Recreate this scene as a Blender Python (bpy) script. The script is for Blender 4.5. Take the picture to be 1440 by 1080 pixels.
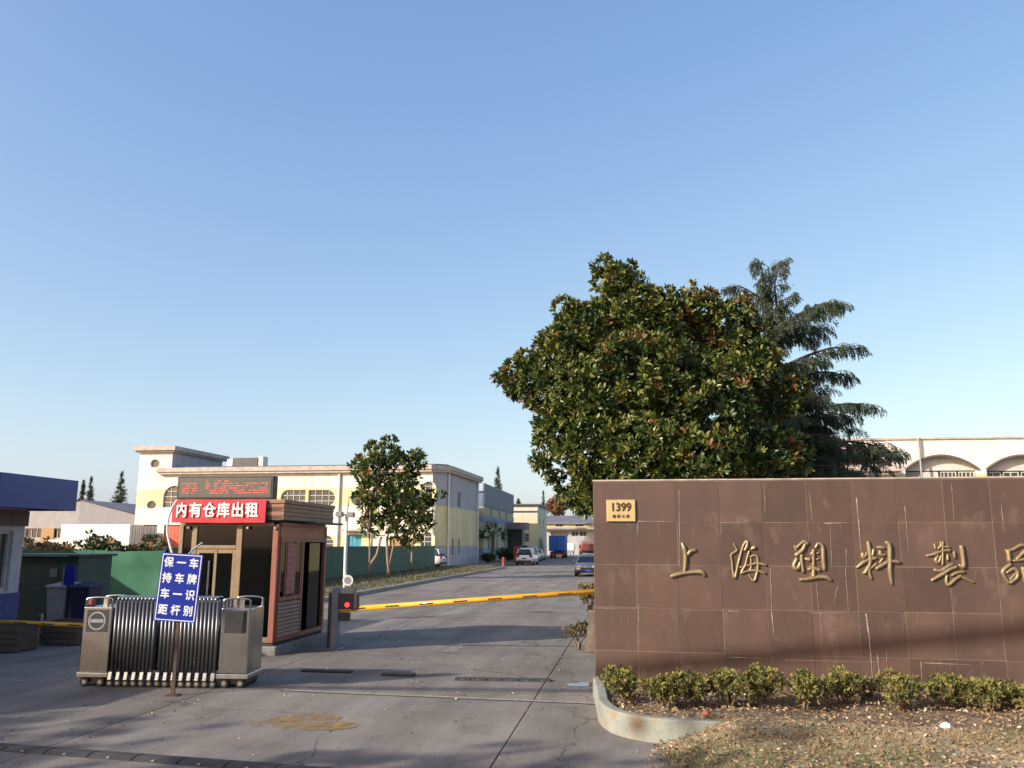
import bpy, math, random
import numpy as np
from mathutils import Vector, Matrix
from mathutils.geometry import tessellate_polygon

for o in list(bpy.data.objects): bpy.data.objects.remove(o)
scene = bpy.context.scene
C = scene.collection
R = math.radians
rnd = random.Random(7)

# ------------------------------------------------------------------ camera
FPX, W0, H0 = 1200.0, 1440.0, 1080.0
PITCH, ROLL, EYE = math.atan(225/1200), R(0.25), Vector((0, 0, 2.1))
cam = bpy.data.cameras.new('camera'); camo = bpy.data.objects.new('camera', cam); C.objects.link(camo)
CM = Matrix.Rotation(R(90)+PITCH, 4, 'X') @ Matrix.Rotation(ROLL, 4, 'Z')
camo.matrix_world = Matrix.Translation(EYE) @ CM
cam.sensor_fit = 'HORIZONTAL'; cam.sensor_width = 36; cam.lens = 36*FPX/W0
cam.clip_start = .1; cam.clip_end = 3000
scene.camera = camo

# ------------------------------------------------------------------ light
SUN_AZ, SUN_EL = R(30), R(24)        # light travels towards +X, +Y
L = Vector((math.cos(SUN_AZ)*math.cos(SUN_EL), math.sin(SUN_AZ)*math.cos(SUN_EL), -math.sin(SUN_EL)))
world = bpy.data.worlds.new('World'); scene.world = world; world.use_nodes = True
wn = world.node_tree; wn.nodes.clear()
sky = wn.nodes.new('ShaderNodeTexSky'); sky.sky_type = 'NISHITA'; sky.sun_disc = False
sky.sun_elevation = SUN_EL
sky.sun_rotation = math.atan2(-L.x, -L.y)
sky.altitude = 0; sky.air_density = .85; sky.dust_density = 2.0; sky.ozone_density = 1.5
bg = wn.nodes.new('ShaderNodeBackground'); bg.inputs[1].default_value = .15
wo = wn.nodes.new('ShaderNodeOutputWorld')
sep = wn.nodes.new('ShaderNodeSeparateColor'); com = wn.nodes.new('ShaderNodeCombineColor'); wn.links.new(sky.outputs[0], sep.inputs[0])
for i, (ex, k) in enumerate(((.95,1.15), (.80,1.28), (.46,1.98))):          # the camera's own rendering of a hazy sky: one even curve per channel
    pw = wn.nodes.new('ShaderNodeMath'); pw.operation = 'POWER'; pw.inputs[1].default_value = ex; wn.links.new(sep.outputs[i], pw.inputs[0])
    ms = wn.nodes.new('ShaderNodeMath'); ms.operation = 'MULTIPLY'; ms.inputs[1].default_value = k; wn.links.new(pw.outputs[0], ms.inputs[0]); wn.links.new(ms.outputs[0], com.inputs[i])
wn.links.new(com.outputs[0], bg.inputs[0]); wn.links.new(bg.outputs[0], wo.inputs[0])
sl = bpy.data.lights.new('sun', 'SUN'); sl.energy = 3.9; sl.angle = R(.55); sl.color = (1, .935, .83)
so = bpy.data.objects.new('sun', sl); C.objects.link(so)
so.rotation_euler = L.to_track_quat('-Z', 'Y').to_euler(); so.location = (-30, -20, 30)
scene.view_settings.view_transform = 'Standard'; scene.view_settings.look = 'None'
scene.view_settings.exposure = .72; scene.view_settings.gamma = 1

# ------------------------------------------------------------------ places
def ray(u, v):
    return (CM.to_3x3() @ Vector(((u-720)/FPX, (540-v)/FPX, -1)))
def gnd(u, v, z=0.0):                     # where a sight line meets the level z
    d = ray(u, v); t = (z-EYE.z)/d.z; return EYE + d*t
def at(u, v, Y):                          # where a sight line reaches depth Y
    d = ray(u, v); return EYE + d*(Y/d.y)
SA = R(8)                                 # the factory road runs 8 degrees right of +Y
AX, BX = Vector((math.sin(SA), math.cos(SA), 0)), Vector((math.cos(SA), -math.sin(SA), 0))
def S(s, d, z=0): return BX*s + AX*d + Vector((0, 0, z))

# ------------------------------------------------------------------ mesh helpers
class MB:
    def __init__(self): self.v = []; self.f = []; self.m = []
    def add(self, vs, fs, mi=0):
        n = len(self.v); self.v += [tuple(p) for p in vs]
        self.f += [tuple(i+n for i in f) for f in fs]; self.m += [mi]*len(fs)
        return self
    def box(self, x0, x1, y0, y1, z0, z1, mi=0):
        return self.add([(x0,y0,z0),(x1,y0,z0),(x1,y1,z0),(x0,y1,z0),(x0,y0,z1),(x1,y0,z1),(x1,y1,z1),(x0,y1,z1)],
            [(3,2,1,0),(4,5,6,7),(0,1,5,4),(1,2,6,5),(2,3,7,6),(3,0,4,7)], mi)
    def prism(self, poly, f0, f1, mi=0):   # poly: 2-D points; f0/f1: functions 2-D -> 3-D
        n = len(poly); vs = [f0(*p) for p in poly]+[f1(*p) for p in poly]
        fs = [tuple(range(n))[::-1], tuple(range(n, 2*n))]+[(i, (i+1) % n, (i+1) % n+n, i+n) for i in range(n)]
        return self.add(vs, fs, mi)
    def prz(self, poly, z0, z1, mi=0): return self.prism(poly, lambda x, y: (x,y,z0), lambda x, y: (x,y,z1), mi)
    def pry(self, poly, y0, y1, mi=0): return self.prism(poly, lambda x, z: (x,y0,z), lambda x, z: (x,y1,z), mi)
    def prx(self, poly, x0, x1, mi=0): return self.prism(poly, lambda y, z: (x0,y,z), lambda y, z: (x1,y,z), mi)
    def tube(self, pts, r, n=8, sq=None, mi=0):
        pts = [Vector(p) for p in pts]; k = len(pts)
        if not isinstance(r, (list, tuple)): r = [r]*k
        vs = []; fs = []; ref = None
        for i, p in enumerate(pts):
            t = (pts[min(i+1, k-1)]-pts[max(i-1, 0)])
            if t.length < 1e-9: t = Vector((0,0,1))
            t.normalize()
            if sq is not None: n2 = Vector((0,1,0)); n1 = t.cross(n2).normalized()
            else:
                if ref is None: ref = Vector((0,0,1)) if abs(t.z) < .9 else Vector((1,0,0))
                n1 = t.cross(ref).normalized(); n2 = n1.cross(t).normalized(); ref = n2
            for j in range(n):
                a = 2*math.pi*j/n
                vs.append(p+n1*(math.cos(a)*r[i])+n2*(math.sin(a)*r[i]*(sq or 1)))
        for i in range(k-1):
            for j in range(n):
                fs.append((i*n+j, i*n+(j+1) % n, (i+1)*n+(j+1) % n, (i+1)*n+j))
        fs += [tuple(range(n))[::-1], tuple(range((k-1)*n, k*n))]
        return self.add(vs, fs, mi)
    def cyl(self, p0, p1, r0, r1=None, n=12, mi=0): return self.tube([p0, p1], [r0, r0 if r1 is None else r1], n, mi=mi)
    def lathe(self, prof, c=(0,0,0), n=16, mi=0):
        vs = []; fs = []
        for (r, z) in prof:
            for j in range(n):
                a = 2*math.pi*j/n; vs.append((c[0]+r*math.cos(a), c[1]+r*math.sin(a), c[2]+z))
        for i in range(len(prof)-1):
            for j in range(n): fs.append((i*n+j, i*n+(j+1) % n, (i+1)*n+(j+1) % n, (i+1)*n+j))
        fs += [tuple(range(n))[::-1], tuple(range((len(prof)-1)*n, len(prof)*n))]
        return self.add(vs, fs, mi)
    def ball(self, c, r, n=8, mi=0, sz=1):
        k = 6; prof = [(max(.001, r*math.sin(math.pi*i/k)), -r*sz*math.cos(math.pi*i/k)) for i in range(k+1)]
        return self.lathe(prof, c, n, mi)
    def build(self, name, mat, parent=None, loc=None, rz=0, smooth=False, bevel=0, **tags):
        me = bpy.data.meshes.new(name); me.from_pydata(self.v, [], self.f)
        mats = mat if isinstance(mat, (list, tuple)) else [mat]
        for m in mats: me.materials.append(m)
        if len(mats) > 1: me.polygons.foreach_set('material_index', self.m)
        if smooth: me.polygons.foreach_set('use_smooth', [True]*len(me.polygons))
        me.update()
        o = bpy.data.objects.new(name, me); C.objects.link(o); o.parent = parent
        if loc is not None: o.location = loc
        o.rotation_euler.z = rz
        if bevel:
            b = o.modifiers.new('bevel', 'BEVEL'); b.width = bevel; b.segments = 2; b.limit_method = 'ANGLE'; b.angle_limit = R(40)
        if smooth == 'auto' or (smooth and bevel): pass
        tag(o, **tags); return o
def tag(o, label=None, cat=None, group=None, kind=None):
    if label: o['label'] = label
    if cat: o['category'] = cat
    if group: o['group'] = group
    if kind: o['kind'] = kind
    return o
def thing(name, loc, rz=0, label=None, cat=None, group=None, kind=None):
    o = bpy.data.objects.new(name, None); C.objects.link(o); o.location = loc; o.rotation_euler.z = rz
    o.empty_display_size = .2
    return tag(o, label, cat, group, kind)
def share(name, src, parent, loc, rz=0):
    o = src.copy(); o.name = name; C.objects.link(o); o.parent = parent; o.location = loc; o.rotation_euler.z = rz; return o
def bx(name, mat, parent, *b, bevel=0, **k): return MB().box(*b).build(name, mat, parent, bevel=bevel, **k)
def arr_mesh(name, V, Fq, mats, mi, parent=None, nv=None, **tags):      # numpy: V (n,3), Fq (m,k) faces of k corners
    me = bpy.data.meshes.new(name); m, k = Fq.shape
    me.vertices.add(len(V)); me.vertices.foreach_set('co', V.astype(np.float32).ravel())
    me.loops.add(m*k); me.loops.foreach_set('vertex_index', Fq.astype(np.int32).ravel())
    me.polygons.add(m); me.polygons.foreach_set('loop_start', np.arange(0, m*k, k, dtype=np.int32))
    try: me.polygons.foreach_set('loop_total', np.full(m, k, dtype=np.int32))
    except Exception: pass
    for x in mats: me.materials.append(x)
    me.polygons.foreach_set('material_index', np.asarray(mi, dtype=np.int32))
    me.update(calc_edges=True); me.validate()
    o = bpy.data.objects.new(name, me); C.objects.link(o); o.parent = parent
    return tag(o, **tags)
def text(name, body, size, mat, parent, loc, depth=.004, bold=0.0, sx=1.0, shear=0.0):
    c = bpy.data.curves.new(name, 'FONT'); c.body = body; c.size = size; c.align_x = 'CENTER'; c.align_y = 'CENTER'
    c.extrude = depth; c.resolution_u = 3
    t = bpy.data.objects.new(name, c); C.objects.link(t); bpy.context.view_layer.update()
    src = t.to_mesh()
    sv = [(v.co.x*sx, -v.co.z, v.co.y) for v in src.vertices]; sf_ = [tuple(p.vertices) for p in src.polygons]; vs = []; fs = []
    for k, (ox, oz) in enumerate(((0,0),(1,0),(-1,0),(0,1),(0,-1)) if bold else ((0,0),)):     # several passes give a bold face
        n = len(vs); vs += [(x+ox*bold, y-k*.0004, z+oz*bold) for x, y, z in sv]; fs += [tuple(i+n for i in f) for f in sf_]
    t.to_mesh_clear(); bpy.data.objects.remove(t); bpy.data.curves.remove(c)
    return MB().add(vs, fs).build(name, mat, parent, loc=loc)

# ------------------------------------------------------------------ materials
def srgb(r, g, b):
    f = lambda c: (c/255/12.92 if c <= 10 else ((c/255+.055)/1.055)**2.4); return (f(r), f(g), f(b))
def pm(name, c1, c2=None, scale=4.0, rough=.7, metal=0.0, bump=0.0, bscale=30.0, stretch=(1,1,1), spec=.5, orand=0.0,
       lo=.35, hi=.65, c3=None, s3=18.0, t3=.62, trans=0.0, emit=None, coat=0.0, rvar=0.0):
    m = bpy.data.materials.new(name); m.use_nodes = True; nt = m.node_tree; N = nt.nodes; K = nt.links
    p = N['Principled BSDF']; p.inputs['Roughness'].default_value = rough; p.inputs['Metallic'].default_value = metal
    p.inputs['Specular IOR Level'].default_value = spec
    if coat: p.inputs['Coat Weight'].default_value = coat; p.inputs['Coat Roughness'].default_value = .08
    tc = N.new('ShaderNodeTexCoord'); mp = N.new('ShaderNodeMapping'); mp.inputs['Scale'].default_value = stretch
    K.new(tc.outputs['Object'], mp.inputs[0])
    def noise(sc, det=6):
        n = N.new('ShaderNodeTexNoise'); n.inputs['Scale'].default_value = sc; n.inputs['Detail'].default_value = det
        n.inputs['Roughness'].default_value = .62; K.new(mp.outputs[0], n.inputs['Vector']); return n
    def ramp(src, lo, hi):
        r = N.new('ShaderNodeMapRange'); r.inputs[1].default_value = lo; r.inputs[2].default_value = hi; K.new(src, r.inputs[0]); return r
    col = None
    if c2 is None: c2 = tuple(x*.8 for x in c1)
    n = noise(scale); r = ramp(n.outputs[0], lo, hi)
    mx = N.new('ShaderNodeMix'); mx.data_type = 'RGBA'; K.new(r.outputs[0], mx.inputs[0])
    mx.inputs[6].default_value = (*c1, 1); mx.inputs[7].default_value = (*c2, 1); col = mx.outputs[2]
    if c3 is not None:
        n3 = noise(s3, 8); r3 = ramp(n3.outputs[0], t3, t3+.1)
        m3 = N.new('ShaderNodeMix'); m3.data_type = 'RGBA'; K.new(r3.outputs[0], m3.inputs[0])
        K.new(col, m3.inputs[6]); m3.inputs[7].default_value = (*c3, 1); col = m3.outputs[2]
    if orand:
        oi = N.new('ShaderNodeObjectInfo'); rr = N.new('ShaderNodeMapRange'); rr.inputs[3].default_value = 1-orand; rr.inputs[4].default_value = 1+orand
        K.new(oi.outputs['Random'], rr.inputs[0])
        hs = N.new('ShaderNodeHueSaturation'); K.new(rr.outputs[0], hs.inputs['Value']); K.new(col, hs.inputs['Color']); col = hs.outputs[0]
    K.new(col, p.inputs['Base Color'])
    if rvar:
        r4 = ramp(n.outputs[0], .3, .7); r4.inputs[3].default_value = rough-rvar; r4.inputs[4].default_value = rough+rvar
        K.new(r4.outputs[0], p.inputs['Roughness'])
    if bump:
        nb = noise(bscale, 8); b = N.new('ShaderNodeBump'); b.inputs['Strength'].default_value = bump; b.inputs['Distance'].default_value = .02
        K.new(nb.outputs[0], b.inputs['Height']); K.new(b.outputs[0], p.inputs['Normal'])
    if emit:
        p.inputs['Emission Color'].default_value = (*emit[0], 1); p.inputs['Emission Strength'].default_value = emit[1]
    if trans:
        out = N['Material Output']; tr = N.new('ShaderNodeBsdfTranslucent'); K.new(col, tr.inputs[0])
        ms = N.new('ShaderNodeMixShader'); ms.inputs[0].default_value = trans
        K.new(p.outputs[0], ms.inputs[1]); K.new(tr.outputs[0], ms.inputs[2]); K.new(ms.outputs[0], out.inputs[0])
    return m
def glass(name, tint=(.25,.28,.3), clear=.5):
    m = bpy.data.materials.new(name); m.use_nodes = True; nt = m.node_tree; N = nt.nodes; K = nt.links
    N.remove(N['Principled BSDF']); out = N['Material Output']
    g = N.new('ShaderNodeBsdfGlossy'); g.inputs['Roughness'].default_value = .04; g.inputs[0].default_value = (.45,.5,.6,1)
    t = N.new('ShaderNodeBsdfTransparent'); t.inputs[0].default_value = (*[clear*c*2 for c in tint], 1)
    fr = N.new('ShaderNodeFresnel'); fr.inputs[0].default_value = 1.5
    ms = N.new('ShaderNodeMixShader'); K.new(fr.outputs[0], ms.inputs[0]); K.new(t.outputs[0], ms.inputs[1]); K.new(g.outputs[0], ms.inputs[2])
    K.new(ms.outputs[0], out.inputs[0]); return m
def bands(name, H, stops, dirt=.25, stretch=(1,1,.15)):        # painted bands up a wall, [(z, colour)], with run-off dirt
    m = pm(name, (1,1,1), (1-dirt,)*3, scale=1.2, rough=.85, bump=.25, bscale=25, stretch=stretch)
    nt = m.node_tree; N = nt.nodes; K = nt.links; p = N['Principled BSDF']
    src = p.inputs['Base Color'].links[0].from_socket
    tc = N.new('ShaderNodeTexCoord'); sx = N.new('ShaderNodeSeparateXYZ'); K.new(tc.outputs['Object'], sx.inputs[0])
    dv = N.new('ShaderNodeMath'); dv.operation = 'DIVIDE'; dv.inputs[1].default_value = H; K.new(sx.outputs[2], dv.inputs[0])
    cr = N.new('ShaderNodeValToRGB'); cr.color_ramp.interpolation = 'CONSTANT'; K.new(dv.outputs[0], cr.inputs[0])
    e = cr.color_ramp.elements
    while len(e) < len(stops): e.new(1)
    for i, (z, c) in enumerate(stops): e[i].position = min(1, z/H); e[i].color = (*c, 1)
    mx = N.new('ShaderNodeMix'); mx.data_type = 'RGBA'; mx.blend_type = 'MULTIPLY'; mx.inputs[0].default_value = 1
    K.new(cr.outputs[0], mx.inputs[6]); K.new(src, mx.inputs[7]); K.new(mx.outputs[2], p.inputs['Base Color'])
    return m
M = {}
# weathered concrete with stains, cracks and worn paint
def concrete_mat(name, c1, c2, crack=.75):
    m = pm(name, c1, c2, scale=.45, rough=.82, bump=.5, bscale=45, lo=.3, hi=.7, orand=.10, c3=tuple(x*.62 for x in c1), s3=.8, t3=.56, rvar=.1, spec=.35)
    nt = m.node_tree; N = nt.nodes; K = nt.links; p = N['Principled BSDF']
    src = p.inputs['Base Color'].links[0].from_socket
    tc = N.new('ShaderNodeTexCoord')
    ns = N.new('ShaderNodeTexNoise'); ns.inputs['Scale'].default_value = 1.6; ns.inputs['Detail'].default_value = 6; K.new(tc.outputs['Object'], ns.inputs['Vector'])
    ad = N.new('ShaderNodeVectorMath'); ad.operation = 'MULTIPLY_ADD'; K.new(ns.outputs['Color'], ad.inputs[0]); ad.inputs[1].default_value = (.9,.9,0); K.new(tc.outputs['Object'], ad.inputs[2])
    vo = N.new('ShaderNodeTexVoronoi'); vo.feature = 'DISTANCE_TO_EDGE'; vo.inputs['Scale'].default_value = .22; K.new(ad.outputs[0], vo.inputs['Vector'])
    mr = N.new('ShaderNodeMapRange'); mr.inputs[1].default_value = .0; mr.inputs[2].default_value = .0035; mr.inputs[3].default_value = crack; mr.inputs[4].default_value = 0; K.new(vo.outputs[0], mr.inputs[0])
    mx = N.new('ShaderNodeMix'); mx.data_type = 'RGBA'; K.new(mr.outputs[0], mx.inputs[0]); K.new(src, mx.inputs[6]); mx.inputs[7].default_value = (.03,.027,.024,1)
    # fine grit
    g = N.new('ShaderNodeTexNoise'); g.inputs['Scale'].default_value = 60; g.inputs['Detail'].default_value = 3; K.new(tc.outputs['Object'], g.inputs['Vector'])
    gr = N.new('ShaderNodeMapRange'); gr.inputs[1].default_value = .3; gr.inputs[2].default_value = .7; gr.inputs[3].default_value = .78; gr.inputs[4].default_value = 1.2; K.new(g.outputs[0], gr.inputs[0])
    mp2 = N.new('ShaderNodeMapping'); mp2.inputs['Scale'].default_value = (1.5,.16,1); K.new(tc.outputs['Object'], mp2.inputs[0])
    st = N.new('ShaderNodeTexNoise'); st.inputs['Scale'].default_value = 1.0; st.inputs['Detail'].default_value = 7; st.inputs['Roughness'].default_value = .65; K.new(mp2.outputs[0], st.inputs['Vector'])
    sr = N.new('ShaderNodeMapRange'); sr.inputs[1].default_value = .32; sr.inputs[2].default_value = .68; sr.inputs[3].default_value = .70; sr.inputs[4].default_value = 1.22; K.new(st.outputs[0], sr.inputs[0])
    ml_ = N.new('ShaderNodeMath'); ml_.operation = 'MULTIPLY'; K.new(gr.outputs[0], ml_.inputs[0]); K.new(sr.outputs[0], ml_.inputs[1])
    mg = N.new('ShaderNodeVectorMath'); mg.operation = 'SCALE'; K.new(mx.outputs[2], mg.inputs[0]); K.new(ml_.outputs[0], mg.inputs[3])
    K.new(mg.outputs[0], p.inputs['Base Color'])
    return m
M['concrete'] = concrete_mat('concrete', (.225,.200,.172), (.136,.121,.106))
M['concrete2'] = pm('plinth concrete', (.25,.24,.22), (.16,.15,.14), 6, .9, bump=.4)
M['earth'] = pm('earth', (.16,.12,.08), (.10,.10,.045), .25, .95, bump=.6, bscale=6, c3=(.19,.15,.10), s3=2)
M['steel'] = pm('stainless', (.38,.385,.39), (.22,.22,.23), 3, .28, 1.0, stretch=(1,1,.2), rvar=.08)
M['steel_dark'] = pm('dark steel tube', (.105,.103,.108), (.06,.058,.06), 4, .36, .85, stretch=(1,1,.3), rvar=.08)
M['chrome'] = pm('bright chrome', (.8,.78,.74), (.6,.58,.55), 8, .25, 1.0)
M['black'] = pm('black plastic', (.018,.018,.02), (.03,.03,.03), 8, .5)
M['rubber'] = pm('rubber', (.025,.024,.023), (.05,.045,.04), 12, .75, bump=.3)
M['white'] = pm('white paint', (.78,.77,.73), (.66,.64,.6), 2, .55)
M['grey'] = pm('grey paint', (.30,.30,.31), (.22,.22,.23), 3, .6)
M['darkgrey'] = pm('dark grey', (.09,.09,.095), (.06,.06,.06), 3, .6)
M['red'] = pm('red paint', (.55,.05,.03), (.42,.04,.03), 3, .5)
M['yellow'] = pm('barrier yellow', (.80,.40,.02), (.70,.33,.02), 5, .4, coat=.3, c3=(.42,.24,.05), s3=30, t3=.68)
M['glass_dark'] = glass('booth glass', (.14,.16,.18), .16)
M['glass_win'] = pm('window glass', (.035,.045,.055), (.07,.08,.09), 1.5, .12, spec=.6, orand=.35)
M['glass_car'] = pm('car glass', (.012,.016,.02), (.02,.025,.03), 2, .06, spec=.6)
M['bark'] = pm('bark', (.20,.145,.10), (.11,.08,.055), 9, .9, bump=.8, bscale=25, stretch=(1,1,.3))
M['bark_pale'] = pm('pale bark', (.34,.25,.17), (.22,.16,.11), 7, .9, bump=.5, stretch=(1,1,.3))
def leafm(name, c1, c2, rough=.42, trans=.16, sc=2.2): return pm(name, c1, c2, sc, rough, trans=trans, spec=.45, lo=.3, hi=.7)
# ================================================================== THE GROUND
MB().box(-900, 900, -300, 1500, -1.2, -.025).build('ground', M['earth'], kind='structure')
road = thing('road', (0,0,0), -SA, kind='structure')
cols = [-24.9, -20.2, -15.5, -10.8, -6.1, -1.4, 3.3, 8.0]
rows = [-9.5, -3.5, 2.5, 7.6, 12.55, 18.0, 24.0, 30.0, 36.0]
def slab(s0, s1, d0, d1, z=0.0):
    g = .007; dz = rnd.uniform(-.003, .003)
    return MB().box(s0+g, s1-g, d0+g, d1-g, -.16, z+dz).build('slab', M['concrete'], road, bevel=.006)
for i in range(len(cols)-1):
    for j in range(len(rows)-1):
        if cols[i] < -16 and rows[j] >= 24: continue
        slab(cols[i], cols[i+1], rows[j], rows[j+1])
d = 36.0
while d < 168:
    for a, b in ((-11.2, -6.1), (-6.1, -1.4), (-1.4, 3.3)): slab(a, b, d, d+6)
    d += 6
# the grass verge beside the road with its kerb
verge = MB().prz([(-17.3,30.3), (-11.42,30.3), (-11.42,76), (-13.5,79.0), (-17.3,79.0)], -.1, .115)
M['verge'] = pm('verge soil', (.10,.085,.05), (.055,.06,.025), 1.2, .95, bump=.8, bscale=9, c3=(.14,.11,.06), s3=4)
verge.build('verge', M['verge'], loc=(0,0,0), rz=-SA, kind='structure')
kb = thing('kerb', (0,0,0), -SA, kind='structure')
M['kerbstone'] = pm('kerbstone', (.33,.31,.27), (.22,.2,.18), 5, .9, bump=.4, orand=.12)
k0 = None
for i in range(46):
    dd = 30.3+i
    if k0 is None: k0 = MB().box(-11.4, -11.2, .01, .99, -.1, .15).build('kerbstone', M['kerbstone'], kb, loc=(0,dd,0), bevel=.02)
    else: share('kerbstone', k0, kb, (0,dd,0))
MB().prz([(-17.2,79.05),(-13.4,79.05),(-13.2,97),(-17.2,97)], -.1, .06).build('dirt_strip', pm('dirt', (.30,.24,.16), (.2,.15,.09), 1, .95, bump=.6, c3=(.12,.12,.05), s3=3), rz=-SA, kind='structure')

# ================================================================== THE NAME WALL
WROOT = gnd(838, 977); WROT = R(-10.6); WLEN, WTH, WTOP = 8.7, .36, 3.03
wall = thing('entrance_wall', WROOT, WROT, 'long brown tiled wall with gold raised characters at the entrance', 'wall')
WMI = (Matrix.Translation(WROOT) @ Matrix.Rotation(WROT, 4, 'Z')).inverted()
def onwall(u, v, y=-.025):
    o = WMI @ EYE; q = WMI.to_3x3() @ ray(u, v); t = (y-o.y)/q.y; p = o+q*t; return p.x, p.z
M['grout'] = pm('pale grout', (.25,.19,.155), (.15,.105,.085), 2.5, .95)
M['tile'] = pm('brown tile', (.106,.064,.050), (.074,.047,.038), 1.7, .44, bump=.06, bscale=60, orand=.17, c3=(.128,.085,.068), s3=2.6, t3=.57, rvar=.1, spec=.45, stretch=(1,1,.6))
MB().box(0, WLEN, -.0195, WTH, -.3, WTOP-.015).build('core', M['grout'], wall)
M['coping'] = pm('coping', (.50,.44,.39), (.33,.27,.23), 5, .85)
for i in range(9):
    a = max(-.012, i*.98-.012); b = min(WLEN, (i+1)*.98-.016)
    bx('coping', M['coping'], wall, a, b, -.03, WTH+.02, WTOP-.013, WTOP+.004+rnd.uniform(0, .006), bevel=.004)
zr = [3.012, 2.415, 1.815, 1.215, .615, .0]
for r in range(5):
    x = 0.0; ci = 0
    while x < WLEN-.01:
        w = .6 if ci else .605
        x1 = min(x+w, WLEN); g = .0022+rnd.random()*.0025; pr = rnd.uniform(-.0025, .0025)
        bx('tile', M['tile'], wall, x+g, x1-g, -.024+pr, -.0192, zr[r+1]+g, zr[r]-g-(.004 if r == 0 else 0), bevel=.0025)
        x = x1; ci += 1
# lime streaks that have run out of the joints
M['lime'] = pm('lime streak', (.42,.365,.32), (.20,.145,.12), 22, .9)
lm = MB()
def drip(pts, w):
    P = [onwall(u, v) for u, v in pts]
    pp = []
    for i in range(len(P)-1):
        for k in range(4):
            f = k/4; pp.append((P[i][0]*(1-f)+P[i+1][0]*f+rnd.uniform(-.003,.003), P[i][1]*(1-f)+P[i+1][1]*f))
    pp.append(P[-1]); n = len(pp)
    ws = [w*.0036*rnd.uniform(.35,1)*(1-.6*i/n) for i in range(n)]
    dx = pp[-1][0]-pp[0][0]; dz = pp[-1][1]-pp[0][1]; l = math.hypot(dx, dz) or 1; nx, nz = -dz/l, dx/l
    poly = [(x+nx*s, z+nz*s) for (x, z), s in zip(pp, ws)]+[(x-nx*s, z-nz*s) for (x, z), s in reversed(list(zip(pp, ws)))]
    lm.pry(poly, -.0292, -.0270)
for pts, w in [([(897,734),(897,752)],1.6), ([(896,733),(945,733.5)],1.6), ([(955,690),(956,800)],1.3), ([(926,735),(927,752)],1), ([(1014,735),(1014,752)],1.2),
    ([(1012,735),(1055,735)],1.2), ([(1075,680),(1076,722)],1.2), ([(1138,690),(1142,733)],1.5), ([(1204,700),(1211,775)],2.6), ([(1272,712),(1278,775)],2.0),
    ([(1338,680),(1342,736)],1.2), ([(1408,710),(1412,750)],1.3), ([(1158,736),(1190,735)],2), ([(1167,736),(1170,800)],1.3), ([(1189,800),(1193,860)],1.4),
    ([(1190,772),(1190,800)],1.2), ([(1178,825),(1172,850)],1.3), ([(1148,820),(1152,862)],1.3), ([(1083,800),(1086,880)],1.5), ([(1085,862),(1088,892)],2.2),
    ([(1024,859),(1040,860)],2), ([(1218,863),(1223,905)],3.4), ([(1223,905),(1228,970)],2.2), ([(1234,920),(1240,985)],2), ([(1246,915),(1248,955)],1.4),
    ([(1295,930),(1297,965)],1.3), ([(1300,932),(1365,935)],1.5), ([(1025,924),(1080,926)],1.6), ([(898,850),(898,905)],1), ([(900,937),(900,965)],1.6),
    ([(1138,862),(1190,862)],1), ([(1154,862),(1156,925)],1.2), ([(960,858),(1020,859)],.9), ([(1105,928),(1235,931)],1.1), ([(838,855),(897,856)],1)]: drip(pts, w)
for _ in range(46):
    u = rnd.uniform(845, 1440); v = rnd.choice([734, 797, 860, 928]); l = rnd.uniform(8, 34)
    drip([(u, v+1), (u+rnd.uniform(-1,2), v+l)], rnd.uniform(.25,.6))
lm.build('lime_stain', M['lime'], wall, kind='stuff')

# raised brush characters, one mesh each
M['gold'] = pm('old gold leaf', (.31,.235,.130), (.21,.155,.09), 9, .38, .35, bump=.15, rvar=.1)
def glyph(strokes, ox, oy, sc, desc):
    xs = [onwall(ox+p[0]/sc, oy+p[1]/sc)[0] for s in strokes for p in s]
    mb = MB()
    for s in strokes:
        pts = []; rs = []
        P = [(*onwall(ox+x/sc, oy+y/sc), r/sc*.0118) for x, y, r in s]
        for i in range(len(P)-1):                       # Catmull-Rom through the traced points
            p0 = P[max(i-1,0)]; p1 = P[i]; p2 = P[i+1]; p3 = P[min(i+2,len(P)-1)]
            for k in range(5):
                t = k/5
                q = [.5*((2*p1[c])+(-p0[c]+p2[c])*t+(2*p0[c]-5*p1[c]+4*p2[c]-p3[c])*t*t+(-p0[c]+3*p1[c]-3*p2[c]+p3[c])*t**3) for c in range(3)]
                pts.append((q[0], -.032, q[1])); rs.append(max(.006, q[2]))
        pts.append((P[-1][0], -.032, P[-1][1])); rs.append(P[-1][2])
        d0 = Vector(pts[0])-Vector(pts[1]); d1 = Vector(pts[-1])-Vector(pts[-2])
        if d0.length: pts.insert(0, tuple(Vector(pts[0])+d0.normalized()*rs[0]*.7)); rs.insert(0, rs[0]*.45)
        if d1.length: pts.append(tuple(Vector(pts[-1])+d1.normalized()*rs[-1]*.7)); rs.append(rs[-1]*.45)
        mb.tube(pts, rs, 10, sq=1.25)
    return mb.build('raised_character', M['gold'], wall, smooth=True, label=desc)
glyph([[(230,130,14),(258,195,28),(277,280,27),(277,400,26),(268,500,24),(266,548,22)], [(312,285,26),(350,240,26),(415,228,20)],
       [(90,580,24),(160,557,27),(260,537,24),(400,522,26),(495,525,32),(540,572,20)]], 935, 750, 9.6, 'gold raised character shaped like an upright on a bar')
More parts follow.
